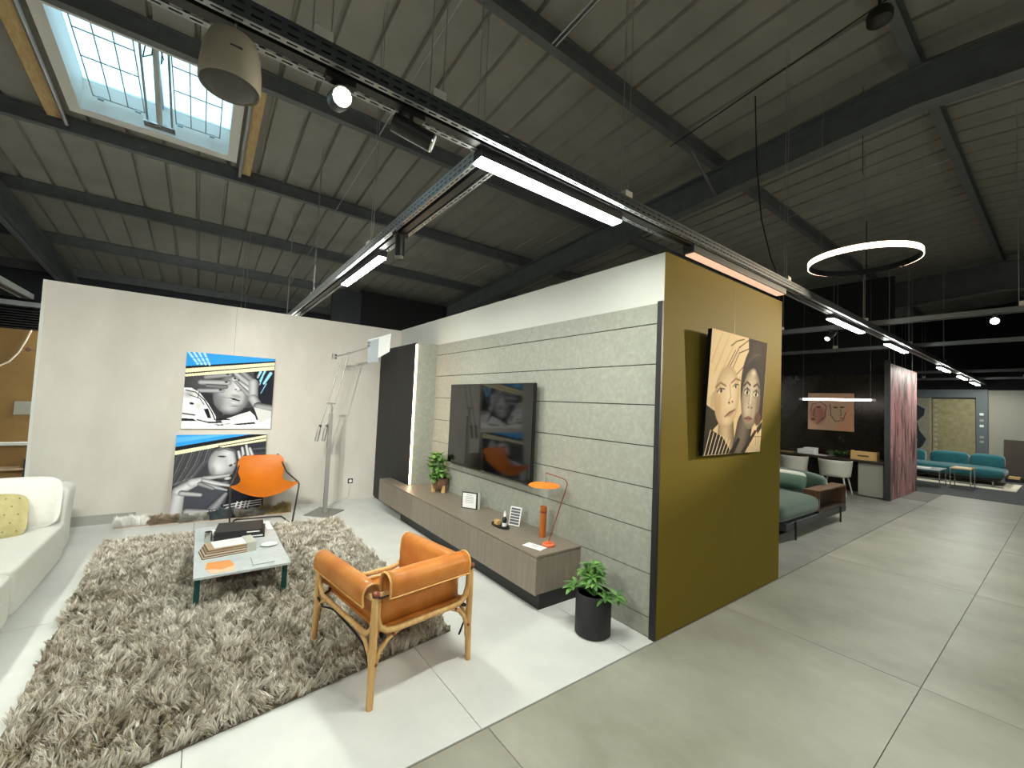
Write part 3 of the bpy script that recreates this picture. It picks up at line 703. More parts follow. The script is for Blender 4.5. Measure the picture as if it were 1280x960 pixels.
def art_three():
    A = Art(200, (214, 188, 146))
    A.poly([(0, 0), (.66, 0), (.62, .3), (0, .55)], (222, 198, 156)); A.poly([(.62, 0), (1, 0), (1, .80), (.70, .5)], (48, 30, 22)); A.poly([(0, .60), (.18, .66), (.22, .74), (.05, .84), (0, .86)], (40, 38, 26))
    for p, q, r in (((.08, .34), (.28, .02), .02), ((.18, .34), (.40, .04), .022), ((.28, .34), (.5, .08), .016), ((.03, .26), (.16, .02), .02)): A.cap(p, q, r, r*.6, (200, 170, 128), 0, .8, .6)
    for pts in ([(.30, .30), (.46, .10), (.64, .01)], [(.34, .33), (.47, .145), (.66, .085)], [(.32, .10), (.42, .05), (.54, .02)], [(.40, .36), (.66, .19)], [(.28, .28), (.40, .13)]): A.ln(pts, .006, (58, 42, 30))
    # left figure
    A.cap((.33, .74), (.36, 1.0), .13, .17, (196, 170, 134), .35, .1); A.ell(.095, .56, .045, .08, (196, 168, 130), .2, 10); A.ell(.315, .525, .215, .265, (188, 160, 124), .06); A.ell(.325, .52, .20, .25, (212, 188, 152), .4); A.ell(.36, .50, .13, .19, (230, 210, 178), 1.0); A.ell(.19, .60, .06, .13, (188, 150, 100), 1.0, 0, .7); A.ell(.33, .72, .09, .05, (222, 200, 166), 1.0)
    A.ln([(.12, .455), (.19, .415), (.28, .435)], .011, (140, 108, 78)); A.ell(.205, .478, .062, .024, (226, 208, 180), .4, -18); A.ell(.21, .480, .024, .020, (58, 42, 32), .5); A.ln([(.145, .495), (.19, .46), (.265, .462)], .007, (70, 50, 38)); A.ln([(.37, .405), (.44, .365), (.52, .375)], .010, (140, 108, 78)); A.ell(.445, .43, .05, .022, (226, 208, 180), .4, -10); A.ell(.45, .43, .020, .019, (54, 40, 30), .5); A.ln([(.40, .435), (.44, .41), (.50, .415)], .006, (70, 50, 38))
    A.ln([(.345, .42), (.375, .52), (.345, .565)], .010, (176, 144, 108), .8); A.ell(.355, .572, .022, .011, (84, 60, 44), .6); A.ell(.41, .560, .020, .009, (84, 60, 44), .6); A.ell(.385, .66, .085, .026, (178, 132, 108), .5, -18); A.ln([(.30, .69), (.37, .655), (.47, .625)], .007, (88, 54, 44))
    # right figure
    A.cap((.66, .78), (.60, 1.02), .15, .15, (108, 96, 84), .5, .1); A.ell(.765, .40, .235, .35, (46, 38, 33), .06); A.ell(.80, .10, .10, .09, (56, 48, 42), .3)
    for k in range(7): A.ln([(.62+.03*k, .24-.02*k), (.70+.03*k, .12)], .006, (86, 76, 66), .7)
    A.ell(.745, .525, .185, .275, (120, 106, 92), .06); A.ell(.74, .52, .172, .255, (168, 152, 132), .3); A.ell(.735, .42, .13, .16, (202, 188, 164), 1.0); A.ell(.69, .62, .085, .11, (196, 180, 156), 1.0); A.ell(.88, .56, .06, .20, (104, 90, 78), 1.0, 0, .8); A.ell(.76, .29, .07, .05, (220, 206, 178), 1.0)
    for cx, cy in ((.665, .465), (.835, .475)):
        A.ell(cx, cy, .056, .034, (222, 212, 194), .35); A.ell(cx, cy, .027, .032, (50, 40, 33), .4); A.ell(cx-.009, cy-.009, .008, .009, (238, 232, 222), .6); A.ln([(cx-.055, cy-.008), (cx, cy-.036), (cx+.055, cy-.004)], .007, (44, 35, 29)); A.ln([(cx-.045, cy+.025), (cx, cy+.038), (cx+.045, cy+.022)], .004, (110, 94, 80))
    A.ln([(.595, .415), (.655, .38), (.715, .405)], .013, (66, 54, 45)); A.ln([(.785, .41), (.85, .385), (.905, .42)], .013, (66, 54, 45)); A.ln([(.715, .44), (.705, .57)], .012, (146, 130, 112), .7); A.cap((.745, .46), (.74, .56), .016, .022, (216, 202, 178), .2, .6); A.ell(.712, .600, .016, .010, (56, 46, 38), .6); A.ell(.765, .602, .016, .010, (56, 46, 38), .6)
    A.ell(.72, .700, .078, .030, (140, 98, 86), .4); A.ln([(.64, .70), (.72, .694), (.80, .702)], .006, (58, 40, 34)); A.ell(.72, .755, .05, .014, (120, 104, 90), 1.0)
    A.ell(.905, .70, .075, .07, (92, 64, 52), .3); A.poly([(.85, .84), (1, .70), (1, 1), (.70, 1)], (208, 184, 146)); A.poly([(.62, 1), (.86, .80), (.91, .81), (.70, 1)], (40, 30, 24)); A.poly([(.9, .78), (1, .72), (1, .78), (.92, .84)], (36, 26, 20))
    for p, q in (((.84, .82), (1, .78)), ((.84, .84), (.97, .74)), ((.86, .86), (1, .86)), ((.90, .86), (.90, .94)), ((.95, .86), (.95, .92))): A.ln([p, q], .005, (60, 44, 34))
    A.poly([(0, .86), (.12, .80), (.30, .86), (.42, .96), (.4, 1), (0, 1)], (32, 24, 20))
    for k in range(7):
        x = .05+.055*k; A.ln([(x+.04, .80+.014*k), (x-.03, 1.0)], .007, (226, 206, 172))
    A.poly([(.40, 1), (.56, .86), (.60, .88), (.50, 1)], (32, 24, 20))
    return A
def art_four():
    A = Art(70, (206, 168, 142))
    A.poly([(.6, 1), (.8, .4), (1, .3), (1, 1)], (216, 160, 126)); A.ell(.22, .6, .22, .3, (176, 124, 108), .4); A.ell(.66, .55, .2, .3, (200, 170, 140), .4)
    A.ln([(.05, .5), (.1, .3), (.3, .25), (.42, .35), (.38, .65), (.2, .85)], .010, (70, 50, 46)); A.ln([(.5, .3), (.52, .6), (.62, .75), (.78, .72), (.84, .5)], .010, (70, 50, 46))
    for p in ((.24, .38), (.62, .38), (.76, .37)): A.ell(p[0], p[1], .07, .025, (60, 44, 40), .6)
    A.ln([(.16, .42), (.12, .62), (.18, .64)], .009, (80, 56, 50)); A.ln([(.72, .42), (.75, .58), (.70, .6)], .009, (80, 56, 50)); A.ell(.12, .72, .07, .03, (90, 40, 40), .6); A.ell(.75, .66, .04, .02, (120, 64, 56), .6)
    return A
def canvas(name, label, art, fn, sidemb, msd, loc):
    t = thing(name, label, 'painting', loc)
    art.mesh('painted_face', fn, m_art, t); sidemb.build('stretcher_box', msd, t)
    return t
x0, x1, z0, z1, yf = -0.165, 0.755, 1.03, 1.945, CYB-0.04
canvas('canvas_painting', 'upper canvas of a grey face covered by hands under a blue band', art_one(), lambda a, b: (x0+(x1-x0)*a, yf-0.0006, z1-(z1-z0)*b), MB().box(x0, x1, yf, CYB-0.002, z0, z1), m_canvas, (0.29, CYB, 1.03))
xa, xb, za, zb_, = -0.20, 0.715, 0.035, 0.96
yt, yb2 = CYB-0.045, CYB-0.16
def f2(a, b): return (xa+(xb-xa)*a, yt+(yb2-yt)*b-0.0008, zb_-(zb_-za)*b)
mb = MB().hexa([(xa, yb2, za), (xb, yb2, za), (xb, yb2+0.04, za), (xa, yb2+0.04, za), (xa, yt, zb_), (xb, yt, zb_), (xb, yt+0.04, zb_), (xa, yt+0.04, zb_)])
canvas('canvas_painting', 'lower leaning canvas of a grey woman with hand at lips behind the orange chair', art_two(), f2, mb, m_canvas, (0.26, CYB-0.1, 0))
px0, px1 = 2.90, 3.81
def f3(a, b): return (px0+(px1-px0)*a, 1.535+0.05*b-0.0008, 2.10-0.915*b)
mb = MB().hexa([(px0, 1.585, 1.185), (px1, 1.585, 1.185), (px1, 1.615, 1.185), (px0, 1.615, 1.185), (px0, 1.535, 2.10), (px1, 1.535, 2.10), (px1, 1.565, 2.10), (px0, 1.565, 2.10)])
canvas('canvas_painting', 'canvas of two sepia faces hung on the olive wall', art_three(), f3, mb, m_canvasdk, (3.35, 1.6, 1.185))
def f4(a, b): return (10.93, 3.55-0.815*a, 2.02-0.80*b)
canvas('canvas_painting', 'peach sketch of two faces on the black marble wall', art_four(), f4, MB().box(10.9315, 10.968, 2.735, 3.55, 1.22, 2.02), m_canvas, (10.95, 3.1, 1.22))

# ------------------------------------------------------------------ socket
t = thing('wall_socket', 'black wall socket with white insert low on the grey back wall', 'socket', (1.82, CYB, 0.27))
box('plate', (1.785, 1.855, CYB-0.008, CYB, 0.235, 0.305), m_blackmetal, t, bevel=0.003)
MB().tube([(1.82, CYB-0.013, 0.27), (1.82, CYB-0.006, 0.27)], 0.022, 16).build('insert', m_paper, t)

# ------------------------------------------------------------------ rug and fur samples
def hair_mesh(name, parent, mtl, P, D, W, cols, seed):
    # P roots (n,3), D tip offsets (n,3), W widths, cols (n,3) linear
    n = len(P); r_ = np.random.default_rng(seed)
    ang = r_.uniform(0, PI, n); sd = np.stack([np.cos(ang), np.sin(ang), np.zeros(n)], 1)*(W/2)[:, None]
    mid = P+D*np.array([0.42, 0.42, 0.62])
    V = np.stack([P-sd, P+sd, mid-sd*0.9, mid+sd*0.9, P+D], 1).reshape(-1, 3)*S
    me = bpy.data.meshes.new(name)
    b = np.arange(n)*5
    quads = np.stack([b, b+1, b+3, b+2], 1); tris = np.stack([b+2, b+3, b+4], 1)
    loops = np.concatenate([quads, tris], 1).ravel()
    me.vertices.add(len(V)); M_i = np.array(WM[parent.name].inverted())
    V = V @ M_i[:3, :3].T+M_i[:3, 3]
    me.vertices.foreach_set('co', V.astype(np.float32).ravel())
    me.loops.add(len(loops)); me.loops.foreach_set('vertex_index', loops.astype(np.int32))
    me.polygons.add(2*n)
    ls = np.stack([np.arange(n)*7, np.arange(n)*7+4], 1).ravel(); me.polygons.foreach_set('loop_start', ls.astype(np.int32))
    me.update(); me.validate()
    at = me.color_attributes.new('paint', 'FLOAT_COLOR', 'POINT')
    k = np.array([0.62, 0.62, 0.95, 0.95, 1.12])  # roots darker, tips lighter: shading of the pile put into the colour
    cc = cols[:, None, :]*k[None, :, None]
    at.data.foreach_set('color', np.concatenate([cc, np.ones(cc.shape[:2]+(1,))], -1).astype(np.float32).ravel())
    me.materials.append(mtl)
    me.polygons.foreach_set('use_smooth', [True]*len(me.polygons))
    o = bpy.data.objects.new(name, me); C.objects.link(o); o.parent = parent; o['kind'] = 'stuff'
    WM[o.name] = WM[parent.name]
    return o
def vnoise(x, y, seed, sc):
    r_ = np.random.default_rng(seed); G = r_.uniform(0, 1, (64, 64)); x = x*sc+20; y = y*sc+20
    xi = np.floor(x).astype(int); yi = np.floor(y).astype(int); fx = x-xi; fy = y-yi
    fx = fx*fx*(3-2*fx); fy = fy*fy*(3-2*fy)
    g = lambda i, j: G[i % 64, j % 64]
    return (g(xi, yi)*(1-fx)+g(xi+1, yi)*fx)*(1-fy)+(g(xi, yi+1)*(1-fx)+g(xi+1, yi+1)*fx)*fy
def lc(c): return np.array([lin(v) for v in c])
m_pile = vcmat('shag_pile', 0.75, 0.3)
RC = [(-0.56, 2.14), (1.40, 2.44), (1.40, 5.30), (-0.66, 5.50)]
t = thing('shag_rug', 'large beige grey shag rug under the coffee table', 'rug', (0.4, 3.85, 0))
mb = MB(); mb.hexa([(p[0], p[1], 0.001) for p in RC]+[(p[0], p[1], 0.012) for p in RC]); mb.build('backing', mat('rug_backing', (96, 84, 68), 0.95), t)
nt_, nb_ = 38000, 6
n = nt_*nb_
a = rng.uniform(0, 1, nt_); b = rng.uniform(0, 1, nt_)
q = np.array(RC)
P0 = ((1-a)*(1-b))[:, None]*q[0]+(a*(1-b))[:, None]*q[1]+(a*b)[:, None]*q[2]+((1-a)*b)[:, None]*q[3]
th = vnoise(P0[:, 0], P0[:, 1], 3, 15)*2*PI*1.5+vnoise(P0[:, 0], P0[:, 1], 4, 2.0)*4+rng.normal(0, .5, nt_)
lean = 0.014+0.022*vnoise(P0[:, 0], P0[:, 1], 5, 14)+rng.uniform(0, .010, nt_)
ht = 0.024+0.030*rng.uniform(0, 1, nt_)*(0.5+vnoise(P0[:, 0], P0[:, 1], 6, 14))
tone0 = np.clip(0.55*vnoise(P0[:, 0], P0[:, 1], 8, 24)+0.34*vnoise(P0[:, 0], P0[:, 1], 9, 4.0)+rng.normal(0, .20, nt_)+0.02, 0, 1)
R_ = lambda v_: np.repeat(v_, nb_, axis=0)
P = np.concatenate([R_(P0)+rng.normal(0, .0060, (n, 2)), np.full((n, 1), 0.008)], 1)
T_ = np.concatenate([R_(P0+np.stack([lean*np.cos(th), lean*np.sin(th)], 1))+rng.normal(0, .0045, (n, 2)), (R_(ht)*rng.uniform(.8, 1.15, n))[:, None]+0.008], 1)
D = T_-P
tone = np.clip(R_(tone0)+rng.normal(0, .08, n), 0, 1)[:, None]
cols = lc((148, 133, 108))*(1-tone)+lc((246, 241, 230))*tone
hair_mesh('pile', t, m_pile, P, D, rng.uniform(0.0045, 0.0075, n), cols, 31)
furs = [('white', -0.50, 6.13, 0.30, (236, 234, 228), (252, 250, 246), 0.05), ('brown', -0.235, 6.09, 0.25, (128, 110, 88), (186, 170, 146), 0.045), ('pale grey', 0.03, 6.05, 0.28, (150, 148, 140), (196, 194, 186), 0.04),
        ('charcoal', 0.295, 6.02, 0.25, (52, 58, 66), (92, 98, 104), 0.05), ('mid grey', 0.56, 6.0, 0.28, (104, 102, 96), (156, 152, 144), 0.045), ('tawny', 0.845, 6.02, 0.32, (122, 106, 74), (178, 158, 116), 0.06)]
for i, (nm, fx, fy, fw_, ca, cb, hh) in enumerate(furs):
    t = thing('fur_sample', nm+' fur sample in the row on the floor below the leaning canvas', 'fur sample', (fx, fy, 0), 0.0)
    box('backing', (fx-fw_/2, fx+fw_/2, fy-0.10, fy+0.03, 0.0005, 0.01), m_kraft, t)
    n = 5200
    P = np.stack([rng.uniform(fx-fw_/2, fx+fw_/2, n), rng.uniform(fy-0.10, fy+0.03, n), np.full(n, 0.008)], 1)
    th = vnoise(P[:, 0], P[:, 1], 40+i, 14)*7
    D = np.stack([0.032*np.cos(th)+rng.normal(0, .012, n), 0.03*np.sin(th)-0.014+rng.normal(0, .012, n), hh*1.6*rng.uniform(.4, 1.1, n)*(0.55+0.9*vnoise(P[:, 0], P[:, 1], 50+i, 26))], 1)
    tn = np.clip(vnoise(P[:, 0], P[:, 1], 60+i, 20)*.7+rng.uniform(0, .4, n), 0, 1)[:, None]
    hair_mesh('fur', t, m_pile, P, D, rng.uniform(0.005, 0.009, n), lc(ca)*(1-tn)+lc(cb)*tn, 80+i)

# ------------------------------------------------------------------ coffee table and what lies on it
t = thing('coffee_table', 'low coffee table with pale marble top and teal legs on the rug', 'table', (0.327, 4.14, 0))
box('top', (0.034, 0.62, 3.515, 4.765, 0.222, 0.240), m_marble, t, bevel=0.002)
for x in (0.060, 0.590):
    for y in (3.575, 4.70):
        box('leg', (x-0.016, x+0.016, y-0.016, y+0.016, 0.012, 0.222), m_teal, t, bevel=0.001)
for y in (3.575, 4.70): box('crossbar', (0.076, 0.574, y-0.01, y+0.01, 0.205, 0.222), m_teal, t)
ZT = 0.240
def book(name, label, cx, cy, w_, d_, z0_, h_, rz, cover, page=None, lines=True):
    t = thing(name, label, 'book', (cx, cy, z0_), rz)
    LMB().box(-w_/2, w_/2, -d_/2, d_/2, 0, 0.004).build('back_cover', cover, t); LMB().box(-w_/2, w_/2, -d_/2, d_/2, h_-0.004, h_).build('front_cover', cover, t)
    LMB().box(-w_/2, w_/2, d_/2-0.004, d_/2, 0.004, h_-0.004).build('spine', cover, t)
    LMB().box(-w_/2+0.004, w_/2-0.004, -d_/2+0.003, d_/2-0.004, 0.004, h_-0.004).build('pages', page or m_bookblk, t)
    if lines: LMB().box(w_/2-0.11, w_/2-0.015, -d_/2-0.001, -d_/2+0.003, h_*0.4, h_*0.62).build('label_strip', m_paper, t)
    return t
book('sample_binder', 'lower black binder of the stacked pair on the coffee table', 0.358, 4.41, 0.37, 0.30, ZT, 0.034, -0.12, m_bookblk)
book('sample_binder', 'upper black binder of the stacked pair on the coffee table', 0.350, 4.42, 0.345, 0.30, ZT+0.034, 0.036, -0.14, m_bookblk)
t = thing('sample_stack', 'bound stack of kraft and cream material samples on the coffee table', 'sample book', (0.245, 3.985, ZT), 0.12)
cols_ = [m_brownbd, m_cream, m_brownbd, m_kraft, m_cream, m_brownbd, m_kraft, m_kraft, m_brownbd, m_kraft]
for i, mm in enumerate(cols_):
    s_ = i*0.004
    LMB().box(-0.175+s_, 0.11, -0.10+s_*0.3, 0.10, i*0.0062, i*0.0062+0.0058).build('sample_board', mm, t)
LMB().box(0.11, 0.175, -0.103, 0.103, 0, 0.072).build('binding', m_plastic, t, bevel=0.002)
LMB().box(-0.10, 0.11, -0.075, 0.095, 0.062, 0.066).build('cover_sheet', m_paper, t)
t = thing('metal_beaker', 'small brushed steel beaker behind the sample stack on the table', 'beaker', (0.122, 4.30, ZT))
MB().lathe([(0.024, 0), (0.026, 0.003), (0.026, 0.085), (0.023, 0.085), (0.023, 0.01)], (0.122, 4.30, ZT), 18).build('wall', m_chrome, t, smooth=40)
MB().lathe([(0.018, 0.0), (0.018, 0.07), (0.012, 0.078)], (0.155, 4.36, ZT), 14).build('lid', m_paper, t, smooth=40)
tag(box('marble_sample', (0.38, 0.52, 3.57, 3.75, ZT, ZT+0.012), m_marble, bevel=0.004), 'small white marble sample slab at the table corner', 'sample')
t = thing('paper_swatch', 'orange folded paper swatch at the front corner of the table', 'swatch', (0.185, 3.65, ZT))
MB().prism([(0.10, 3.655), (0.112, 3.775), (0.25, 3.765), (0.272, 3.65), (0.20, 3.60)], 2, ZT+0.002, ZT+0.0035).build('upper_sheet', m_orgpaper, t)
MB().prism([(0.105, 3.63), (0.13, 3.55), (0.264, 3.545), (0.275, 3.66)], 2, ZT, ZT+0.0018).build('lower_sheet', m_orgpaper2, t)
tag(box('paper_sheet', (0.566, 0.612, 4.45, 4.73, ZT, ZT+0.004), m_paper), 'white paper strip at the far corner of the coffee table', 'paper')
tag(MB().lathe([(0.02, 0), (0.05, 0.003), (0.062, 0.010), (0.058, 0.011), (0.045, 0.006)], (0.53, 3.99, ZT), 24).build('glass_dish', mat('clear_dish', (225, 232, 234), 0.1, spec=0.7), smooth=50), 'shallow pale dish right of the sample stack', 'dish')

# ------------------------------------------------------------------ orange sling chair
t = thing('sling_chair', 'orange leather sling chair on a dark steel tube frame by the lower canvas', 'chair', (0.64, 5.6, 0))
def arc(pts, n=5):         # corner-rounded polyline
    out = []
    P_ = [Vector(p) for p in pts]
    out.append(P_[0])
    for i in range(1, len(P_)-1):
        a_, b_, c_ = P_[i-1], P_[i], P_[i+1]
        r_ = min(0.05, (a_-b_).length*0.45, (c_-b_).length*0.45)
        s_ = b_+(a_-b_).normalized()*r_; e_ = b_+(c_-b_).normalized()*r_
        for k in range(n+1):
            u = k/n; out.append(s_*(1-u)**2+b_*2*u*(1-u)+e_*u*u)
    out.append(P_[-1]); return out
fr = [(0.47, 6.0, 0.735), (0.43, 5.96, 0.66), (0.385, 5.82, 0.535), (0.315, 5.43, 0.475), (0.335, 5.42, 0.011), (0.40, 5.83, 0.011), (0.87, 5.76, 0.011), (0.925, 5.345, 0.011), (0.985, 5.40, 0.465), (0.905, 5.80, 0.535), (0.86, 5.95, 0.66), (0.82, 5.99, 0.735)]
MB().tube(arc(fr), 0.0095, 8).build('frame', mat('dark_steel_tube', (70, 68, 66), 0.35, metal=0.6), t, smooth=50)
vk = [0, .18, .36, .52, .70, .86, 1.0]
hw = [.205, .250, .240, .205, .240, .29, .335]; yk = [5.985, 5.955, 5.88, 5.78, 5.64, 5.50, 5.395]; zk = [.742, .64, .52, .425, .365, .345, .335]; lk = [0., .015, .03, .05, .09, .125, .145]
def sling(a, b):
    v = b; f_ = lambda arr: float(np.interp(v, vk, arr)); u = 2*a-1
    sm = lambda arr: (f_(arr)*2+float(np.interp(min(v+.06, 1), vk, arr))+float(np.interp(max(v-.06, 0), vk, arr)))/4
    top = -0.012*abs(u)**4 if v < 0.05 else 0
    front = -0.015*(1-u*u) if v > .95 else 0
    return (0.645+u*sm(hw)+0.012*v*u, sm(yk)-0.035*u*u*(1-v)+front, sm(zk)+sm(lk)*abs(u)**1.8+top-0.012*(1-u*u)*math.sin(v*PI))
MB().grid(sling, 20, 28).build('leather_sling', m_orange, t, smooth=80, solid=0.006, sub=1)

# ------------------------------------------------------------------ tan leather armchair with bent ash frame
t = thing('safari_armchair', 'tan leather armchair with bent ash frame in the foreground', 'chair', (0.99, 2.435, 0), math.radians(8.5))
HX, HY = 0.300, 0.352
for sx_ in (-1, 1):
    for sy2 in (-1, 1):
        zt = 0.535 if sy2 < 0 else 0.505
        leg = LMB().tube([(sx_*(HX+0.004), sy2*(HY+0.006), 0), (sx_*HX, sy2*HY, 0.2), (sx_*HX, sy2*HY, 0.42), (sx_*HX, sy2*HY, zt)], [0.0165, 0.0185, 0.019, 0.0165], 10).build('leg', m_ash, t, smooth=50)
        LMB().superell((sx_*HX, sy2*(HY+0.004), zt+0.004), (0.019, 0.019, 0.014), 0.8, 0.8, 12, 8).build('dowel_knob', m_dowel, leg, smooth=60)
for sy2 in (-1, 1):
    y = sy2*HY
    pts = [(-HX+0.012, y, 0.50), (-HX+0.014, y, 0.425), (-HX+0.03, y, 0.375), (-HX+0.065, y, 0.347), (-HX+0.12, y, 0.338), (HX-0.12, y, 0.338), (HX-0.065, y, 0.347), (HX-0.03, y, 0.375), (HX-0.014, y, 0.425), (HX-0.012, y, 0.50)]
    LMB().tube(pts, 0.0165, 8).build('bent_rail', m_ash, t, smooth=50)
    for sx_ in (-1, 1):
        pts = [(sx_*(HX-0.012), y, 0.135), (sx_*(HX-0.016), y, 0.20), (sx_*(HX-0.035), y, 0.255), (sx_*(HX-0.075), y, 0.30), (sx_*(HX-0.13), y, 0.325)]
        LMB().tube(pts, [0.010, 0.012, 0.0125, 0.012, 0.010], 8).build('bent_brace', m_ash, t, smooth=50)
        LMB().tube([(sx_*(HX-0.012), y-0.018, 0.205), (sx_*(HX-0.012), y+0.018, 0.205)], 0.008, 8).build('dowel', m_dowel, t)
        LMB().tube([(sx_*(HX-0.105), y-0.014, 0.318), (sx_*(HX-0.105), y+0.014, 0.318)], 0.008, 8).build('dowel', m_dowel, t)
for sx_ in (-1, 1):
    x = sx_*HX
    pts = [(x, -HY+0.012, 0.44), (x, -HY+0.02, 0.37), (x, -HY+0.07, 0.325), (x, -HY+0.12, 0.318), (x, HY-0.12, 0.318), (x, HY-0.07, 0.325), (x, HY-0.02, 0.37), (x, HY-0.012, 0.44)]
    LMB().tube(pts, 0.0135, 8).build('bent_rail', m_ash, t, smooth=50)
    for sy2 in (-1, 1):
        pts = [(x, sy2*(HY-0.012), 0.16), (x, sy2*(HY-0.03), 0.235), (x, sy2*(HY-0.08), 0.285), (x, sy2*(HY-0.13), 0.305)]
        LMB().tube(pts, [0.009, 0.011, 0.011, 0.009], 8).build('bent_brace', m_ash, t, smooth=50)
    LMB().tube([(x, -HY, 0.512), (x, HY, 0.492)], 0.014, 10).build('arm_bar', m_ash, t, smooth=50)
LMB().tube([(-HX, -HY, 0.528), (HX, -HY, 0.528)], 0.014, 10).build('back_bar', m_ash, t, smooth=50)
def roll(c0, c1, seat, r_=0.046, flap=0.055):
    # profile (s outward, z): seat edge -> up inside -> over the bar -> short flap outside
    pr_ = [(-0.050, seat), (-0.052, (seat+c1)/2)]
    for k in range(9):
        a_ = PI-PI*k/8
        pr_.append((c0+r_*math.cos(a_), c1+r_*math.sin(a_)))
    pr_ += [(c0+r_*0.98, c1-flap*0.5), (c0+r_*0.90, c1-flap)]
    return pr_
def sheet_profile(prof, place, y0_, y1_, n=10):
    m_ = len(prof)-1
    def f(a, b):
        q_ = a*m_; i = min(int(q_), m_-1); u = q_-i
        s_ = prof[i][0]*(1-u)+prof[i+1][0]*u; z = prof[i][1]*(1-u)+prof[i+1][1]*u
        return place(s_, y0_+(y1_-y0_)*b, z)
    return LMB().grid(f, m_*2, n)
for sx_ in (-1, 1):
    pf = roll(0.0, 0.522, 0.335)
    g = sheet_profile(pf, lambda s_, y, z: (sx_*(HX-0.008+s_), y, z-0.02*max(0, y)), -0.295, 0.335)
    o = g.build('arm_leather', m_tanleather, t, smooth=70, solid=0.007)
    for y in (-0.295, 0.335):
        LMB().tube([(sx_*(HX-0.008+p[0]), y, p[1]-0.02*max(0, y)) for p in pf[1:]], 0.0055, 6).build('piping', m_tanpipe, o, smooth=60)
    LMB().tube([(sx_*(HX-0.008+pf[-1][0]+0.003), -0.295, pf[-1][1]), (sx_*(HX-0.008+pf[-1][0]+0.003), 0.335, pf[-1][1]-0.007)], 0.005, 6).build('piping', m_tanpipe, o, smooth=60)
pf = roll(0.0, 0.575, 0.335, 0.052, 0.06)
o = sheet_profile(pf, lambda s_, y, z: (y, -(HY-0.008+s_), z), -0.245, 0.255).build('back_leather', m_tanleather, t, smooth=70, solid=0.007)
for x in (-0.245, 0.255):
    LMB().tube([(x, -(HY-0.008+p[0]), p[1]) for p in pf[1:]], 0.0065, 6).build('piping', m_tanpipe, o, smooth=60)
LMB().tube([(-0.245, -(HY-0.008+pf[-1][0]+0.003), pf[-1][1]), (0.255, -(HY-0.008+pf[-1][0]+0.003), pf[-1][1])], 0.005, 6).build('piping', m_tanpipe, o, smooth=60)
LMB().grid(lambda a, b: (-0.255+0.51*a, -0.30+0.62*b, 0.335-0.05*(1-(2*a-1)**2)*(0.6+0.4*math.sin(b*PI))), 16, 14).build('seat_leather', m_tanleather, t, smooth=70, solid=0.008)
LMB().tube([(-0.245, -0.318, 0.330), (0.25, -0.318, 0.330)], 0.026, 12).build('seat_roll', m_tanleather, t, smooth=60)
LMB().tube([(-0.255, -0.305, 0.318), (0.255, -0.305, 0.318)], 0.011, 8).build('seat_bar', m_ash, t, smooth=50)
LMB().tube([(-0.255, 0.325, 0.318), (0.255, 0.325, 0.318)], 0.011, 8).build('seat_bar', m_ash, t, smooth=50)
for sx_ in (-1, 1):
    LMB().tube([(sx_*(HX+0.004), HY, 0.29), (sx_*(HX+0.005), HY-0.10, 0.262), (sx_*(HX+0.005), HY-0.2, 0.29), (sx_*(HX+0.004), HY-0.26, 0.30), (sx_*(HX+0.004), -HY+0.2, 0.285), (sx_*(HX+0.004), -HY+0.08, 0.265), (sx_*(HX+0.002), -HY+0.04, 0.20), (sx_*(HX-0.03), -HY+0.045, 0.13)], 0.0055, 6).build('tension_cord', m_cord, t, smooth=60)
    LMB().tube([(sx_*(HX+0.02), -HY-0.012, 0.535), (sx_*(HX-0.02), -HY-0.022, 0.525), (sx_*(HX-0.055), -HY-0.040, 0.535), (sx_*(HX-0.06), -HY-0.035, 0.56)], 0.005, 6).build('tie_cord', m_cord, t, smooth=60)
    LMB().tube([(sx_*(HX-0.05), -HY+0.02, 0.33), (sx_*(HX-0.045), -HY+0.0, 0.325), (sx_*(HX-0.05), -HY-0.02, 0.33)], 0.011, 6).build('tie_cord', m_cord, t, smooth=60)
    LMB().tube([(sx_*HX, HY-0.10, 0.335), (sx_*(HX-0.03), HY-0.09, 0.34), (sx_*(HX-0.045), HY-0.06, 0.34)], 0.007, 6).build('tie_cord', m_cord, t, smooth=60)

# ------------------------------------------------------------------ white sofa and cushions
t = thing('white_sofa', 'long white upholstered sofa at the left edge', 'sofa', (-1.35, 3.4, 0))
def soft(b, name, e1=0.18, e2=0.16, m=m_whitefab, parent=None, fn=None):
    c = ((b[0]+b[1])/2, (b[2]+b[3])/2, (b[4]+b[5])/2); r_ = ((b[1]-b[0])/2, (b[3]-b[2])/2, (b[5]-b[4])/2)
    return MB().superell(c, r_, e1, e2, 56, 28, fn).build(name, m, parent, smooth=80)
soft((-1.85, -0.855, 3.97, 5.20, 0.015, 0.335), 'seat', 0.14, 0.10, parent=t)
soft((-1.85, -0.855, 2.0, 3.965, 0.015, 0.325), 'seat', 0.14, 0.10, parent=t)
soft((-2.05, -1.65, 2.0, 5.5, 0.02, 0.62), 'backrest', 0.25, 0.14, parent=t)
def flare(p):
    k = max(0, p[2]/0.30); return (p[0]+0.02*k*k, p[1]+0.06*k*k, p[2])
soft((-1.95, -0.865, 5.13, 5.42, 0.015, 0.63), 'arm', 0.22, 0.16, parent=t, fn=flare)
for x in (-1.0, -1.8):
    for y in (2.2, 5.2): box('foot', (x-0.02, x+0.02, y-0.02, y+0.02, 0, 0.03), m_dark, t)
M1 = Matrix.Translation((-1.20, 5.00, 0.53)) @ Matrix.Rotation(math.radians(6), 4, 'Z') @ Matrix.Rotation(math.radians(-14), 4, 'X')
tag(MB().pillow(0.66, 0.42, 0.17, M1, pinch=0.05).build('cushion', m_whitefab, smooth=80, merge=True), 'white square cushion leaning on the sofa arm', 'cushion')
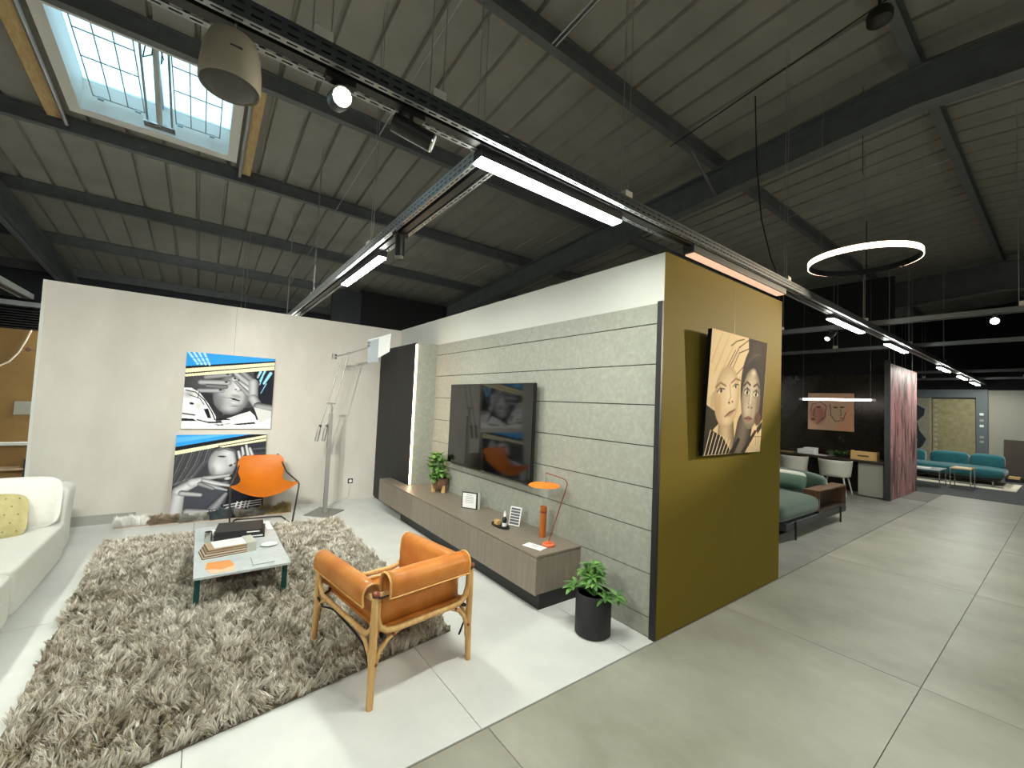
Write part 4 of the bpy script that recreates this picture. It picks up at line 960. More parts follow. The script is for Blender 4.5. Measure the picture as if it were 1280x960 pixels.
M2 = Matrix.Translation((-1.33, 4.79, 0.475)) @ Matrix.Rotation(math.radians(12), 4, 'Z') @ Matrix.Rotation(math.radians(-24), 4, 'X')
t = thing('cushion', 'pale yellow dotted cushion in front of the white cushion', 'cushion', (-1.33, 4.79, 0.33))
MB().pillow(0.64, 0.36, 0.20, M2, pinch=0.05).build('cover', m_yellow, t, smooth=80, merge=True)
db = []
for i in range(9):
    for j in range(5):
        u = -0.84+i*0.21+(0.1 if j % 2 else 0); v = -0.7+j*0.34
        if abs(u) > 0.92: continue
        th_ = ((1-u*u)*(1-v*v))**0.42
        p = M2 @ Vector((0.32*u, -0.10*th_-0.001, 0.18*v))
        MB().superell(tuple(p), (0.0055, 0.003, 0.0055), 1, 1, 8, 6).build('dot', m_ydot, t, smooth=60)

# ------------------------------------------------------------------ floor lamp
t = thing('floor_lamp', 'tall chrome balanced arm floor lamp with white square shade by the back wall', 'lamp', (1.35, 5.70, 0))
MB().prism([(1.11, 5.69), (1.33, 5.46), (1.60, 5.73), (1.36, 6.0)], 2, 0, 0.012).build('base', m_lampsteel, t)
MB().box(1.325, 1.372, 5.655, 5.69, 0.012, 1.27).build('post', m_lampsteel, t)
yl = 5.655
MB().tube([(1.345, yl, 1.24), (1.345, yl, 1.36), (1.33, yl, 1.40)], 0.012, 8).build('pivot_fork', m_lampsteel, t)
MB().tube([(1.285, yl, 1.395), (1.395, yl, 1.40)], 0.011, 8).build('pivot_bar', m_lampsteel, t)
MB().tube([(1.222, yl, 1.10), (1.30, yl, 1.395), (1.44, yl, 2.03)], 0.0065, 8).build('arm_rod', m_lampsteel, t)
MB().tube([(1.302, yl, 1.10), (1.385, yl, 1.40), (1.52, yl, 2.06)], 0.0065, 8).build('arm_rod', m_lampsteel, t)
for x in (1.21, 1.29):
    MB().tube([(x+0.014, yl, 1.115), (x-0.002, yl, 1.03), (x-0.018, yl, 0.92)], [0.014, 0.024, 0.022], 10).build('counterweight', m_lampsteel, t, smooth=40)
    MB().tube([(x+0.017, yl, 1.125), (x+0.012, yl, 1.095)], 0.017, 8).build('weight_cap', m_blackmetal, t)
MB().box(1.315, 1.365, yl-0.015, yl+0.015, 1.965, 2.035).build('end_weight', m_lampsteel, t)
for z in (1.982, 2.018): MB().box(1.345, 1.366, yl-0.017, yl-0.014, z-0.010, z+0.010).build('end_hole', m_blackmetal, t)
MB().tube([(1.36, yl, 2.005), (1.44, yl, 2.03), (1.52, yl, 2.06), (1.735, yl-0.10, 2.155)], 0.0085, 8).build('head_arm', m_lampsteel, t)
MB().superell((1.52, yl, 2.06), (0.02, 0.02, 0.02), 0.7, 0.7, 12, 8).build('joint', m_lampsteel, t, smooth=60)
m_shade = mat('frosted_shade', (150, 158, 166), 0.4, alpha=0.85)
m_shadew = mat('white_shade', (226, 226, 224), 0.5)
h1 = [(1.715, 5.52, 2.245), (1.85, 5.49, 2.295), (1.86, 5.50, 1.975), (1.725, 5.53, 1.945)]
hd = MB(); hd.hexa([h1[3], h1[2], (h1[2][0], h1[2][1]+0.006, h1[2][2]), (h1[3][0], h1[3][1]+0.006, h1[3][2]), h1[0], h1[1], (h1[1][0], h1[1][1]+0.006, h1[1][2]), (h1[0][0], h1[0][1]+0.006, h1[0][2])]); hd.build('shade_side', m_shade, t)
h2 = [(1.853, 5.49, 2.295), (1.93, 5.28, 2.33), (1.925, 5.29, 2.10), (1.853, 5.49, 2.02)]
hd = MB(); hd.hexa([h2[3], h2[2], (h2[2][0]-0.008, h2[2][1], h2[2][2]), (h2[3][0]-0.008, h2[3][1], h2[3][2]), h2[0], h2[1], (h2[1][0]-0.008, h2[1][1], h2[1][2]), (h2[0][0]-0.008, h2[0][1], h2[0][2])]); hd.build('shade_reflector', m_shadew, t)
MB().tube([(1.715, 5.52, 2.245), (1.85, 5.49, 2.295), (1.93, 5.28, 2.33)], 0.007, 6).build('shade_rim', m_paper, t)
for z in (2.17, 2.21): MB().tube([(1.715, 5.53, z), (1.735, 5.50, z+0.004)], 0.012, 8).build('shade_knob', m_lampsteel, t)
MB().tube([(1.40, 5.75, 0.02), (1.44, 5.85, 0.004), (1.50, 5.95, 0.004), (1.48, 6.05, 0.004), (1.56, 6.15, 0.004), (1.70, 6.27, 0.004), (1.80, 6.285, 0.05), (1.82, 6.285, 0.24)], 0.003, 5).build('power_cord', m_plastic, t)

# ------------------------------------------------------------------ cable trays, strip lamps, spotlights
def perf(mb, place, s0, s1, W_, rows, pitch=0.05, hole=0.032, hh=0.008):
    edges = [0.0]
    for r_ in rows: edges += [r_-hh/2, r_+hh/2]
    edges.append(W_)
    for i in range(0, len(edges)-1):
        a_, b_ = edges[i], edges[i+1]
        if i % 2 == 0:
            mb.quad(place(s0, a_), place(s1, a_), place(s1, b_), place(s0, b_))
        else:
            n_ = int((s1-s0)/pitch)
            for k in range(n_):
                p = s0+k*pitch
                mb.quad(place(p+hole, a_), place(p+pitch, a_), place(p+pitch, b_), place(p+hole, b_))
            mb.quad(place(s0+n_*pitch, a_), place(s1, a_), place(s1, b_), place(s0+n_*pitch, b_))
def tray(label, axis, s0, s1, c0, c1, zb_, zt_, ph0=None, ph1=None, wires=(), bright=m_galv, side=None):
    P3 = (lambda s_, c_, z_: (s_, c_, z_)) if axis == 0 else (lambda s_, c_, z_: (c_, s_, z_))
    mid = P3((s0+s1)/2, (c0+c1)/2, zb_)
    t = thing('cable_tray', label, 'cable tray', mid)
    def strip(name, place, W_, rows, mm=None):
        mb = MB()
        if ph0 is None: mb.quad(place(s0, 0), place(s1, 0), place(s1, W_), place(s0, W_))
        else:
            if ph0 > s0: mb.quad(place(s0, 0), place(ph0, 0), place(ph0, W_), place(s0, W_))
            perf(mb, place, ph0, ph1, W_, rows)
            if ph1 < s1: mb.quad(place(ph1, 0), place(s1, 0), place(s1, W_), place(ph1, W_))
        mb.build(name, mm or bright, t, solid=0.0015)
    H_ = zt_-zb_
    strip('side_rail', lambda s_, q_: P3(s_, c0, zb_+q_), H_, (H_*0.3, H_*0.7), side)
    strip('side_rail', lambda s_, q_: P3(s_, c1, zb_+q_), H_, (H_*0.3, H_*0.7))
    strip('bottom_lip', lambda s_, q_: P3(s_, c0+q_, zb_), 0.026, (0.013,))
    strip('bottom_lip', lambda s_, q_: P3(s_, c1-q_, zb_), 0.026, (0.013,))
    a_ = P3(s0, c0+0.004, zt_-0.02); b_ = P3(s1, c1-0.004, zt_-0.002)
    box('cover', (a_[0], b_[0], a_[1], b_[1], a_[2], b_[2]), m_blackmetal, t)
    cm = (c0+c1)/2
    a_ = P3(s0, cm-0.02, zb_-0.004); b_ = P3(s1, cm+0.02, zb_+0.03)
    box('light_track', (a_[0], b_[0], a_[1], b_[1], a_[2], b_[2]), m_blackmetal, t)
    for s_ in wires:
        for d_ in (-0.03, 0.03):
            p = P3(s_+d_, cm, zt_); MB().tube([p, (p[0], p[1], zr(p[1])-0.02)], 0.0028, 5).build('suspension_wire', m_wire, t)
        a_ = P3(s_-0.03, cm-0.035, zt_); b_ = P3(s_+0.03, cm+0.035, zt_+0.055)
        box('wire_bracket', (a_[0], b_[0], a_[1], b_[1], a_[2], b_[2]), m_plastic, t)
    return t
def strip_lamp(label, axis, s0, s1, c0, c1, zb_, em=None):
    P3 = (lambda s_, c_, z_: (s_, c_, z_)) if axis == 0 else (lambda s_, c_, z_: (c_, s_, z_))
    t = thing('strip_lamp', label, 'lamp', P3((s0+s1)/2, (c0+c1)/2, zb_), group='strip lamps on the cable trays')
    a_ = P3(s0, c0, zb_+0.004); b_ = P3(s1, c1, zb_+0.05)
    box('housing', (a_[0], b_[0], a_[1], b_[1], a_[2], b_[2]), m_blackmetal, t)
    a_ = P3(s0+0.004, c0+0.003, zb_-0.006); b_ = P3(s1-0.004, c1-0.003, zb_+0.004)
    box('diffuser', (a_[0], b_[0], a_[1], b_[1], a_[2], b_[2]), em or e_strip, t)
    return t
TZ0, TZ1 = 2.635, 2.70
tray('long perforated cable tray running from the speaker over the olive wall', 0, -2.3, 18.2, 1.493, 1.613, TZ0, TZ1, -1.0, 4.4, (0.26, 0.70, 1.91, 4.2, 6.6, 9.0, 12.0), side=mat('shaded_galvanised', (62, 68, 70), 0.5, metal=0.4))  # near side rail in a darker metal, its shade put into the colour
tray('perforated cable tray crossing above the seating area', 1, 1.62, 8.4, 0.97, 1.10, TZ0, TZ1, 1.66, 6.2, (1.75, 3.4, 5.6, 7.6))
tray('side cable tray above the white sofa', 1, 1.62, 8.5, -2.05, -1.92, TZ0, TZ1, None, None, (3.0, 6.0))
for k, x in enumerate((6.9, 9.3, 14.5, 16.9)):
    tray(('nearest', 'second', 'third', 'farthest')[k]+' cross tray spanning the hall beyond the olive wall', 1, -4.0, 5.8, x-0.05, x+0.05, TZ1+0.005, TZ1+0.06, None, None, (-2.0, 0.3, 2.6, 5.0), m_steel)
strip_lamp('bright strip lamp above the television wall', 0, 0.93, 1.90, 1.555, 1.625, 2.585)
strip_lamp('strip lamp on the tray above the orange chair', 1, 3.18, 4.25, 1.028, 1.092, 2.585)
strip_lamp('strip lamp over the white sofa', 1, 2.9, 4.0, -2.02, -1.95, 2.585)
for k, (a_, b_) in enumerate(((5.5, 6.65), (7.86, 9.0), (11.74, 12.85), (14.16, 15.22), (16.24, 17.6))):
    strip_lamp(('first', 'second', 'third', 'fourth', 'fifth')[k]+' strip lamp beyond the olive wall, counted from the camera', 0, a_, b_, 1.555, 1.625, 2.585, e_far)
strip_lamp('added fill strip lamp on the crossing tray behind the back wall', 1, 7.0, 8.2, 1.028, 1.092, 2.585)  # unseen lamps and tray behind the back wall, added to brighten the roof
tray('added cable tray for fill lamps behind the grey back wall', 0, -6.0, 2.2, 8.7, 8.83, TZ0-0.08, TZ1-0.08, None, None, (-3.0, 0.5))
for k, x in enumerate((-0.9, 0.9)):
    strip_lamp(('left', 'right')[k]+' added fill strip lamp of the tray hidden behind the back wall', 0, x-0.55, x+0.55, 8.73, 8.80, 2.505)
tray('added cable tray for fill lamps behind the viewer along the aisle', 0, -2.3, 12.0, -1.56, -1.44, TZ0, TZ1, None, None, (0.0, 3.0, 6.0))  # tray and lamps out of view, added as fill for aisle and hall
for k, (a_, b_) in enumerate(((-1.2, 0.0), (1.6, 2.8), (4.4, 5.6), (7.2, 8.4))):
    strip_lamp(('first', 'second', 'third', 'fourth')[k]+' added fill strip lamp on the aisle tray behind the viewer', 0, a_, b_, -1.53, -1.47, 2.585)
strip_lamp('added fill strip lamp on the long tray left of the speaker above the sofa end', 0, -2.2, -1.15, 1.555, 1.625, 2.585)  # out-of-view lamp added to lift the floor and sofa at left
t = thing('wall_washer', 'warm strip wall washer at the top of the olive wall', 'lamp', (3.2, 1.58, 2.58))
box('housing', (2.62, 4.15, 1.525, 1.605, 2.585, 2.632), m_blackmetal, t)
box('diffuser', (2.64, 4.13, 1.535, 1.600, 2.577, 2.585), e_warm, t)

def spotlight(label, base, tgt, on=False, power=0, angle=40, L_=0.15, r_=0.034, col=(0.98, 0.97, 0.90), lens=None):
    t = thing('track_spotlight', label, 'spotlight', base, group='spotlights on the trays')
    b_ = Vector(base); piv = b_-Vector((0, 0, 0.075)); d_ = (Vector(tgt)-piv).normalized()
    MB().box(base[0]-0.05, base[0]+0.05, base[1]-0.016, base[1]+0.016, base[2]-0.02, base[2]+0.012).build('adapter', m_blackmetal, t)
    MB().tube([tuple(b_), tuple(piv)], 0.009, 8).build('stem', m_blackmetal, t)
    a_ = piv-d_*L_*0.45; e_ = piv+d_*L_*0.55
    MB().tube([tuple(a_), tuple(e_)], r_, 20).build('barrel', m_blackmetal, t, smooth=40)
    MB().tube([tuple(e_-d_*0.001), tuple(e_+d_*0.006)], r_*0.97, 20).build('trim_ring', m_chrome, t, smooth=40)
    MB().tube([tuple(e_+d_*0.004), tuple(e_+d_*0.008)], r_*0.80, 20).build('lens', lens or (e_lens if on else m_chrome), t, smooth=40)
    if power: spot('beam', tuple(e_+d_*0.012), tgt, power, angle, parent=t, col=col)
    return t
spotlight('lit track spotlight pointing at the room near the speaker', (0.33, 1.553, 2.632), (0.24, 0.4, 2.0), True, 30, 70, 0.12, 0.036)
spotlight('black unlit track spotlight beside the bright strip lamp', (0.60, 1.553, 2.632), (3.2, 0.6, 1.6), False, 0, 50, 0.16, 0.036, lens=mat('pale_lens', (200, 204, 206), 0.25))
spotlight('black track spotlight hanging below the crossing tray', (1.035, 2.76, 2.632), (1.06, 2.76, 0.0), False, 0, 50, 0.15, 0.032)
spotlight('added fill spotlight on the tray left of the speaker aimed at the back wall', (-0.45, 1.553, 2.632), (0.3, 6.3, 1.5), False, 100, 62, 0.15, 0.036)  # unseen spotlights left of the speaker, added to brighten the walls
spotlight('second added fill spotlight left of the speaker aimed at the lamp corner', (-0.84, 1.553, 2.632), (2.0, 6.0, 1.2), False, 130, 55, 0.15, 0.036)
spotlight('third added fill spotlight left of the speaker aimed at the television wall', (-1.03, 1.553, 2.632), (2.45, 3.0, 0.9), False, 60, 50, 0.15, 0.036)
spotlight('fourth added fill spotlight left of the speaker aimed at the partition edge', (-0.65, 1.553, 2.632), (-0.9, 6.3, 1.3), False, 60, 55, 0.15, 0.036)
spotlight('distant spotlight aimed at the green sofa corner', (6.9, 1.98, 2.703), (5.6, 2.4, 1.6), True, 0, 40, 0.16, 0.035, lens=emat('dim_lens', (255, 250, 240), 3.0))
spotlight('lit spotlight glowing at far right', (6.9, 0.50, 2.703), (2.0, 0.2, 1.9), True, 25, 60, 0.12, 0.04)
spotlight('spotlight lighting the sepia canvas from the right', (6.9, -0.62, 2.703), (3.25, 1.62, 2.05), False, 270, 30, 0.14, 0.034, (1, 0.84, 0.60))
spotlight('spotlight above the green sofa bay', (6.9, 4.2, 2.703), (6.9, 3.0, 0.3), False, 40, 70, 0.14, 0.034, (1, 0.90, 0.74))
spotlight('spotlight aimed at the pink stone panel', (9.3, 0.3, 2.703), (11.3, 2.03, 1.3), False, 50, 60, 0.14, 0.034, (1, 0.92, 0.84))
spotlight('spotlight aimed at the teal sofa', (14.5, 0.6, 2.703), (17.2, 1.6, 0.7), False, 60, 80, 0.14, 0.034)

t = thing('pendant_speaker', 'beige rounded pendant speaker with grey grille hanging under the tray', 'speaker', (0.01, 1.52, 2.45))
MB().lathe([(0.010, 0.115), (0.04, 0.112), (0.062, 0.095), (0.074, 0.06), (0.080, 0.0), (0.0805, -0.045), (0.078, -0.052), (0.074, -0.045), (0.072, -0.03)], (0.012, 1.52, 2.47), 36).build('shell', m_spk, t, smooth=60)
MB().lathe([(0.0745, -0.045), (0.06, -0.058), (0.035, -0.068), (0.006, -0.072)], (0.012, 1.52, 2.47), 36).build('grille', m_spkgrill, t, smooth=60)
MB().tube([(0.014, 1.53, 2.58), (0.014, 1.53, 2.64)], 0.005, 8).build('hanger', m_chrome, t)
MB().box(0.004, 0.034, 1.4415, 1.447, 2.500, 2.504).build('name_mark', m_darkgrey, t)

t = thing('ceiling_sensor', 'black round sensor hanging near the roof ridge', 'sensor', (4.02, 0.86, 4.60))
MB().lathe([(0.03, 0.06), (0.075, 0.05), (0.085, 0.02), (0.08, -0.03), (0.05, -0.05)], (4.02, 0.86, 4.60), 20).build('body', m_blackmetal, t, smooth=50)
MB().tube([(4.02, 0.86, 4.65), (4.02, 0.86, zr(0.86)-0.18)], 0.012, 8).build('stem', m_blackmetal, t)
# ring pendant
rc, rr_, rz_ = (5.28, 1.26, 3.10), 0.445, 3.10
t = thing('ring_pendant', 'large glowing ring pendant lamp hanging beyond the olive wall', 'lamp', rc)
def ringband(r0, r1, z0_, z1_, seg=64):
    mb = MB()
    vs_ = []
    for k in range(seg):
        a_ = 2*PI*k/seg; c_, s_ = math.cos(a_), math.sin(a_)
        vs_ += [(rc[0]+r0*c_, rc[1]+r0*s_, z0_), (rc[0]+r1*c_, rc[1]+r1*s_, z0_), (rc[0]+r1*c_, rc[1]+r1*s_, z1_), (rc[0]+r0*c_, rc[1]+r0*s_, z1_)]
    fs = []
    for k in range(seg):
        j = (k+1) % seg
        for q_ in range(4): fs.append((4*k+q_, 4*j+q_, 4*j+(q_+1) % 4, 4*k+(q_+1) % 4))
    return mb.add(vs_, fs)
ringband(rr_-0.014, rr_, rz_-0.028, rz_+0.028).build('inner_band', m_blackmetal, t, smooth=30)
ringband(rr_, rr_+0.006, rz_-0.026, rz_+0.026).build('outer_light', e_ring, t, smooth=30)
for a_ in (0.5, 2.6, 4.7):
    p = (rc[0]+rr_*math.cos(a_), rc[1]+rr_*math.sin(a_))
    MB().tube([(p[0], p[1], rz_), (p[0], p[1], zr(p[1])-0.02)], 0.002, 4).build('suspension_wire', m_wire, t)
MB().tube([(rc[0], rc[1], rz_+0.9), (rc[0], rc[1], zr(rc[1])-0.05)], 0.003, 5).build('power_cable', m_blackmetal, t)
t = spotlight('small lit spotlight on a roof rod behind the ring pendant', (9.0, 2.09, 4.115), (4.0, 1.2, 2.9), True, 0, 40, 0.10, 0.03)
MB().tube([(9.0, 2.09, 4.115), (9.0, 2.09, zr(2.09)-0.001)], 0.008, 6).build('drop_rod', m_blackmetal, t)

# ------------------------------------------------------------------ green sofa bay
t = thing('green_sofa', 'green upholstered sofa with built-in open walnut shelf box behind the olive wall', 'sofa', (6.6, 3.1, 0))
box('platform', (5.62, 7.78, 2.03, 4.2, 0.125, 0.215), mat('slate_platform', (62, 64, 64), 0.6), t, bevel=0.006)
def sag(p): return p
MB().superell((6.15, 2.58, 0.33), (0.70, 0.55, 0.125), 0.45, 0.2, 48, 20).build('seat_cushion', m_green, t, smooth=80)
MB().superell((6.55, 3.66, 0.33), (1.05, 0.52, 0.125), 0.45, 0.2, 48, 20).build('seat_cushion', m_green, t, smooth=80)
MB().superell((6.95, 2.70, 0.31), (0.35, 0.45, 0.10), 0.45, 0.25, 32, 14).build('seat_cushion', m_green, t, smooth=80)
MB().superell((7.42, 3.15, 0.53), (0.14, 0.98, 0.15), 0.6, 0.35, 32, 18).build('back_bolster', m_green, t, smooth=80)
sb = MB()
x0b, x1b, y0b, y1b, z0b, z1b = 6.67, 7.78, 2.03, 2.21, 0.222, 0.512
box('shelf_top', (x0b, x1b, y0b, y1b, z1b-0.02, z1b), m_walnut, t); box('shelf_bottom', (x0b, x1b, y0b, y1b, z0b, z0b+0.02), m_desk, t)
box('shelf_side', (x0b, x0b+0.02, y0b, y1b, z0b+0.02, z1b-0.02), m_walnut, t); box('shelf_side', (x1b-0.02, x1b, y0b, y1b, z0b+0.02, z1b-0.02), m_walnut, t)
box('shelf_back', (x0b+0.02, x1b-0.02, y1b-0.012, y1b, z0b+0.02, z1b-0.02), m_desk, t)
for x in (5.87, 7.50):
    for y in (2.05, 4.1): MB().tube([(x, y-0.03, 0.22), (x, y-0.03, 0.0)], 0.011, 8).build('leg', m_blackmetal, t)
Mz = lambda x, y, z, a_, b_: Matrix.Translation((x, y, z)) @ Matrix.Rotation(math.radians(a_), 4, 'Z') @ Matrix.Rotation(math.radians(b_), 4, 'X')
tag(MB().pillow(0.44, 0.22, 0.14, Mz(7.02, 2.50, 0.54, 82, 20)).build('cushion', m_greenlt, smooth=80, merge=True), 'sage green cushion on the green sofa', 'cushion')
tag(MB().pillow(0.52, 0.26, 0.13, Mz(7.18, 2.60, 0.55, 84, 16)).build('cushion', m_whitefab, smooth=80, merge=True), 'white cushion behind the sage cushion on the green sofa', 'cushion')

# ------------------------------------------------------------------ desk, chairs and desk things
t = thing('long_desk', 'long dark desk along the black marble wall', 'desk', (10.6, 3.1, 0))
box('top', (10.3, 10.96, 2.12, 5.4, 0.66, 0.70), m_desk, t, bevel=0.003)
box('pedestal', (10.37, 10.9, 2.14, 2.52, 0.02, 0.655), m_grey, t, bevel=0.006)
box('pedestal_drawer', (10.355, 10.37, 2.145, 2.515, 0.03, 0.645), m_grey, t, bevel=0.002)
box('end_panel', (10.4, 10.9, 5.3, 5.36, 0, 0.66), m_desk, t)
def shell_chair(label, x, y, rz):
    t = thing('shell_chair', label, 'chair', (x, y, 0), rz, 'white shell chairs at the desk')
    def f(a, b):      # a around, b up : wrap-around tub shell
        an = PI*(0.0+1.0*a)+PI; r_ = 0.23+0.03*b
        open_ = 0.36+0.31*b
        return (r_*1.05*math.cos(an), 0.02+r_*math.sin(an)*1.0, open_ if b > 0 else 0.36)
    LMB().grid(f, 18, 8).build('backrest', m_shell, t, smooth=80, solid=0.018)
    LMB().superell((0, 0.03, 0.37), (0.235, 0.235, 0.03), 0.5, 0.7, 28, 10).build('seat', m_shell, t, smooth=80)
    for sx_ in (-1, 1):
        for sy2 in (-1, 1):
            LMB().tube([(sx_*0.16, 0.03+sy2*0.15, 0.36), (sx_*0.225, 0.03+sy2*0.21, 0)], [0.016, 0.010], 8).build('leg', m_white, t, smooth=50)
    return t
c1_ = shell_chair('white shell chair nearer the pink stone panel', 10.15, 2.83, math.radians(-88))
dup(c1_, (10.12, 3.55, 0), math.radians(-92), 'white shell chair partly hidden beside the olive wall')
t = thing('printer_box', 'white box device on the long desk', 'box', (10.55, 3.43, 0.70))
box('body', (10.42, 10.68, 3.27, 3.58, 0.70, 0.80), m_paper, t, bevel=0.01); box('lid', (10.46, 10.68, 3.27, 3.48, 0.80, 0.835), m_paper, t, bevel=0.006)
t = thing('wooden_tote', 'pale wooden tool box with a slot handle on the desk end', 'box', (10.47, 2.44, 0.70))
box('front', (10.38, 10.392, 2.24, 2.64, 0.70, 0.86), m_woodlt, t); box('rear', (10.548, 10.56, 2.24, 2.64, 0.70, 0.86), m_woodlt, t)
box('end', (10.392, 10.548, 2.24, 2.252, 0.70, 0.87), m_woodlt, t); box('end', (10.392, 10.548, 2.628, 2.64, 0.70, 0.87), m_woodlt, t)
box('bottom', (10.392, 10.548, 2.252, 2.628, 0.70, 0.71), m_woodlt, t); box('slot', (10.377, 10.3795, 2.36, 2.53, 0.765, 0.79), m_desk, t)
t = thing('desk_plant', 'small trailing green plant in a pale pot on the desk', 'plant', (10.55, 2.93, 0.70))
MB().lathe([(0.05, 0), (0.06, 0.005), (0.065, 0.10), (0.058, 0.10), (0.055, 0.08)], (10.55, 2.98, 0.70), 16).build('pot', m_plastic, t, smooth=50)
mb = MB()
for i in range(70):
    b_ = random.uniform(0, 2*PI); leaf_mesh(mb, (10.5+random.uniform(-0.06, 0.06), 2.86+random.uniform(-0.14, 0.14), 0.72+random.uniform(0.0, 0.10)), (math.cos(b_), math.sin(b_), random.uniform(0, .8)), (0, 0, 1), 0.10, 0.045)
mb.build('foliage', m_leaf, t, smooth=60, kind='stuff')
tag(box('paper_pile', (10.36, 10.56, 3.05, 3.24, 0.70, 0.712), m_paper), 'white sheets of paper on the desk between box and plant', 'paper')
tag(box('wood_sample', (10.36, 10.6, 3.65, 3.95, 0.70, 0.712), m_woodlt), 'flat wood sample lying on the far end of the desk', 'sample')
t = thing('linear_pendant', 'glowing horizontal tube pendant lamp over the desk', 'lamp', (9.5, 2.65, 1.83))
MB().tube([(9.5, 2.12, 1.835), (9.5, 3.19, 1.835)], 0.018, 10).build('tube', e_pend, t, smooth=60)
for y in (2.10, 3.20): MB().tube([(9.5, y-0.03, 1.835), (9.5, y+0.03, 1.835)], 0.020, 10).build('end_cap', m_white, t)
for y in (2.14, 3.17): MB().tube([(9.5, y, 1.855), (9.5, y, zr(y)-0.001)], 0.001, 4).build('suspension_wire', m_wire, t)

# ------------------------------------------------------------------ teal lounge at the far end
t = thing('teal_sofa', 'long teal sofa at the far end of the hall', 'sofa', (16.4, 2.2, 0))
MB().superell((16.05, 2.35, 0.30), (0.62, 1.36, 0.13), 0.4, 0.16, 48, 18).build('seat', m_tealfab, t, smooth=80)
for yc, hw_ in ((1.34, 0.30), (2.02, 0.37), (2.9, 0.42)):
    MB().superell((16.42, yc, 0.54), (0.16, hw_, 0.19), 0.5, 0.3, 36, 18).build('back_cushion', m_tealfab, t, smooth=80)
box('frame', (15.6, 16.65, 1.1, 3.6, 0.10, 0.19), m_blackmetal, t, bevel=0.01)
for y in (1.2, 3.5):
    for x in (15.7, 16.55): MB().tube([(x, y, 0.1), (x, y, 0.0)], 0.02, 8).build('leg', m_chrome, t)
t = thing('patterned_rug', 'pale rug with a dark stripe under the teal sofa', 'rug', (15.9, 2.2, 0))
box('field', (14.75, 16.6, 0.78, 4.2, 0.0015, 0.012), m_cream, t); box('stripe', (15.2, 15.42, 1.0, 4.2, 0.012, 0.014), m_darkgrey, t)
def side_table(label, x0_, x1_, y0_, y1_, z_, m_):
    t = thing('side_table', label, 'table', ((x0_+x1_)/2, (y0_+y1_)/2, 0), 0, 'wire side tables')
    box('top', (x0_, x1_, y0_, y1_, z_-0.02, z_), m_, t, bevel=0.003)
    for x in (x0_+0.01, x1_-0.01):
        for y in (y0_+0.01, y1_-0.01): box('leg', (x-0.009, x+0.009, y-0.009, y+0.009, 0, z_-0.02), m_chrome, t)
        box('floor_bar', (x-0.009, x+0.009, y0_+0.02, y1_-0.02, 0, 0.018), m_chrome, t)
side_table('wire side table with wooden top before the teal sofa', 13.95, 14.6, 1.38, 1.72, 0.47, m_woodlt)
side_table('lower pale side table half hidden by the pink stone panel', 13.4, 14.2, 1.80, 2.7, 0.42, m_marble)
tag(box('magazine', (13.6, 13.85, 2.0, 2.25, 0.42, 0.428), m_paper), 'white magazine on the lower pale side table', 'magazine')
tag(box('magazine', (14.05, 14.35, 1.45, 1.66, 0.47, 0.482), m_cream), 'magazine on the wire side table', 'magazine')
t = thing('wall_hanging', 'olive gold textured carpet hung on the far wall', 'wall hanging', (18.3, 2.1, 0.2))
box('pile_face', (18.30, 18.33, 1.72, 2.62, 0.2, 2.22), mat('gold_carpet', (122, 114, 84), 0.95, col2=[(138, 130, 98), (150, 142, 110)], scale=6, detail=9, lo=0.3, hi=0.7), t)
mb = MB()
for k in range(12): mb.superell((18.31, 2.54+0.02*(k % 2), 0.5+k*0.15), (0.02, 0.05, 0.06), 0.8, 0.8, 8, 6)
mb.build('fringe', mat('fringe_wool', (150, 144, 122), 0.9), t, smooth=60)
t = thing('wall_hanging', 'cream carpet with dark blue swirl hung on the far wall', 'wall hanging', (18.3, 3.0, 0.2))
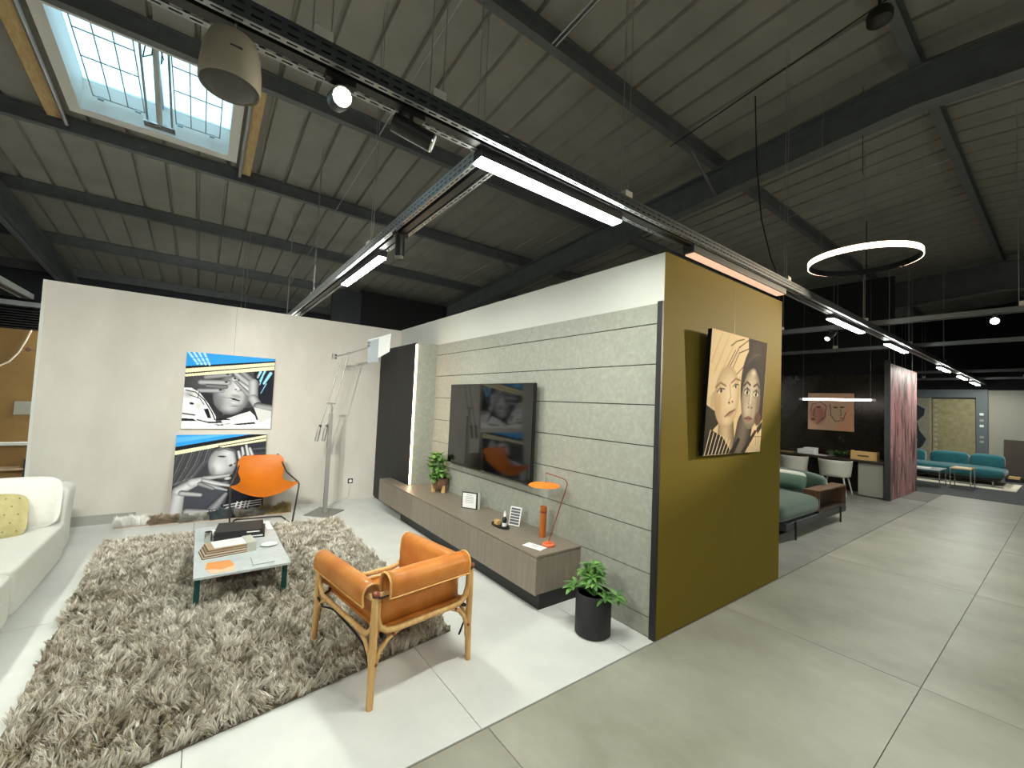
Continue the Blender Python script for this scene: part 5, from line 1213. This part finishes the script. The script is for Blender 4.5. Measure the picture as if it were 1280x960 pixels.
box('pile_face', (18.30, 18.33, 2.64, 3.5, 0.2, 2.25), mat('swirl_carpet', (138, 134, 118), 0.95, col2=(126, 122, 106), scale=5), t)
box('border', (18.29, 18.30, 2.64, 2.68, 0.2, 2.25), mat('fringe_wool', (150, 144, 122), 0.9), t)
sw = [(3.3, 2.2), (3.1, 2.05), (2.88, 1.9), (2.9, 1.7), (3.06, 1.5), (3.0, 1.2), (2.85, 0.95), (2.95, 0.7), (3.2, 0.5)]
pl_ = [(y-0.09, z) for y, z in sw]+[(y+0.10, z-0.03) for y, z in sw[::-1]]
mb = MB()
for i in range(len(sw)-1): mb.prism([(sw[i][0]-0.09, sw[i][1]), (sw[i+1][0]-0.09, sw[i+1][1]), (sw[i+1][0]+0.10, sw[i+1][1]-0.03), (sw[i][0]+0.10, sw[i][1]-0.03)], 0, 18.292, 18.2999)
mb.build('swirl', mat('swirl_ink', (38, 42, 52), 0.95), t)
t = thing('display_board', 'dark woven standing board at the right edge', 'board', (18.0, 0.8, 0))
box('face', (18.02, 18.08, 0.2, 1.16, 0.0, 1.09), mat('dark_weave', (66, 60, 54), 0.9, col2=(78, 72, 64), scale=30), t, bevel=0.006)
box('rear_frame', (18.08, 18.12, 0.25, 1.10, 0.0, 1.0), m_dark, t)
for k, z in enumerate((1.78, 1.60, 1.44, 1.12, 0.98)):
    tag(box('switch_plate', (18.205, 18.22, 1.55, 1.63, z-0.035, z+0.035), m_paper if k in (0, 2) else m_grey, bevel=0.003), ('top', 'second', 'third', 'fourth', 'lowest')[k]+' switch plate on the slate post at the far wall', 'switch', 'switch plates on the slate post')
tag(box('wood_sample', (17.3, 17.7, 0.85, 1.05, 0.08, 0.13), m_woodlt), 'stack of pale boards by the teal sofa end', 'boards')
tag(box('low_plinth', (17.25, 17.75, 0.8, 1.1, 0.0, 0.08), m_dark), 'low dark plinth carrying pale boards by the teal sofa', 'plinth')
for k, y in enumerate((2.25, 2.45)): pass
for k, x in enumerate((10.4, 12.3)):
    MB().tube([(x, 2.07, 2.56), (x, 2.07, zr(2.07)-0.02)], 0.006, 6).build('panel_rod', m_wire, pk)
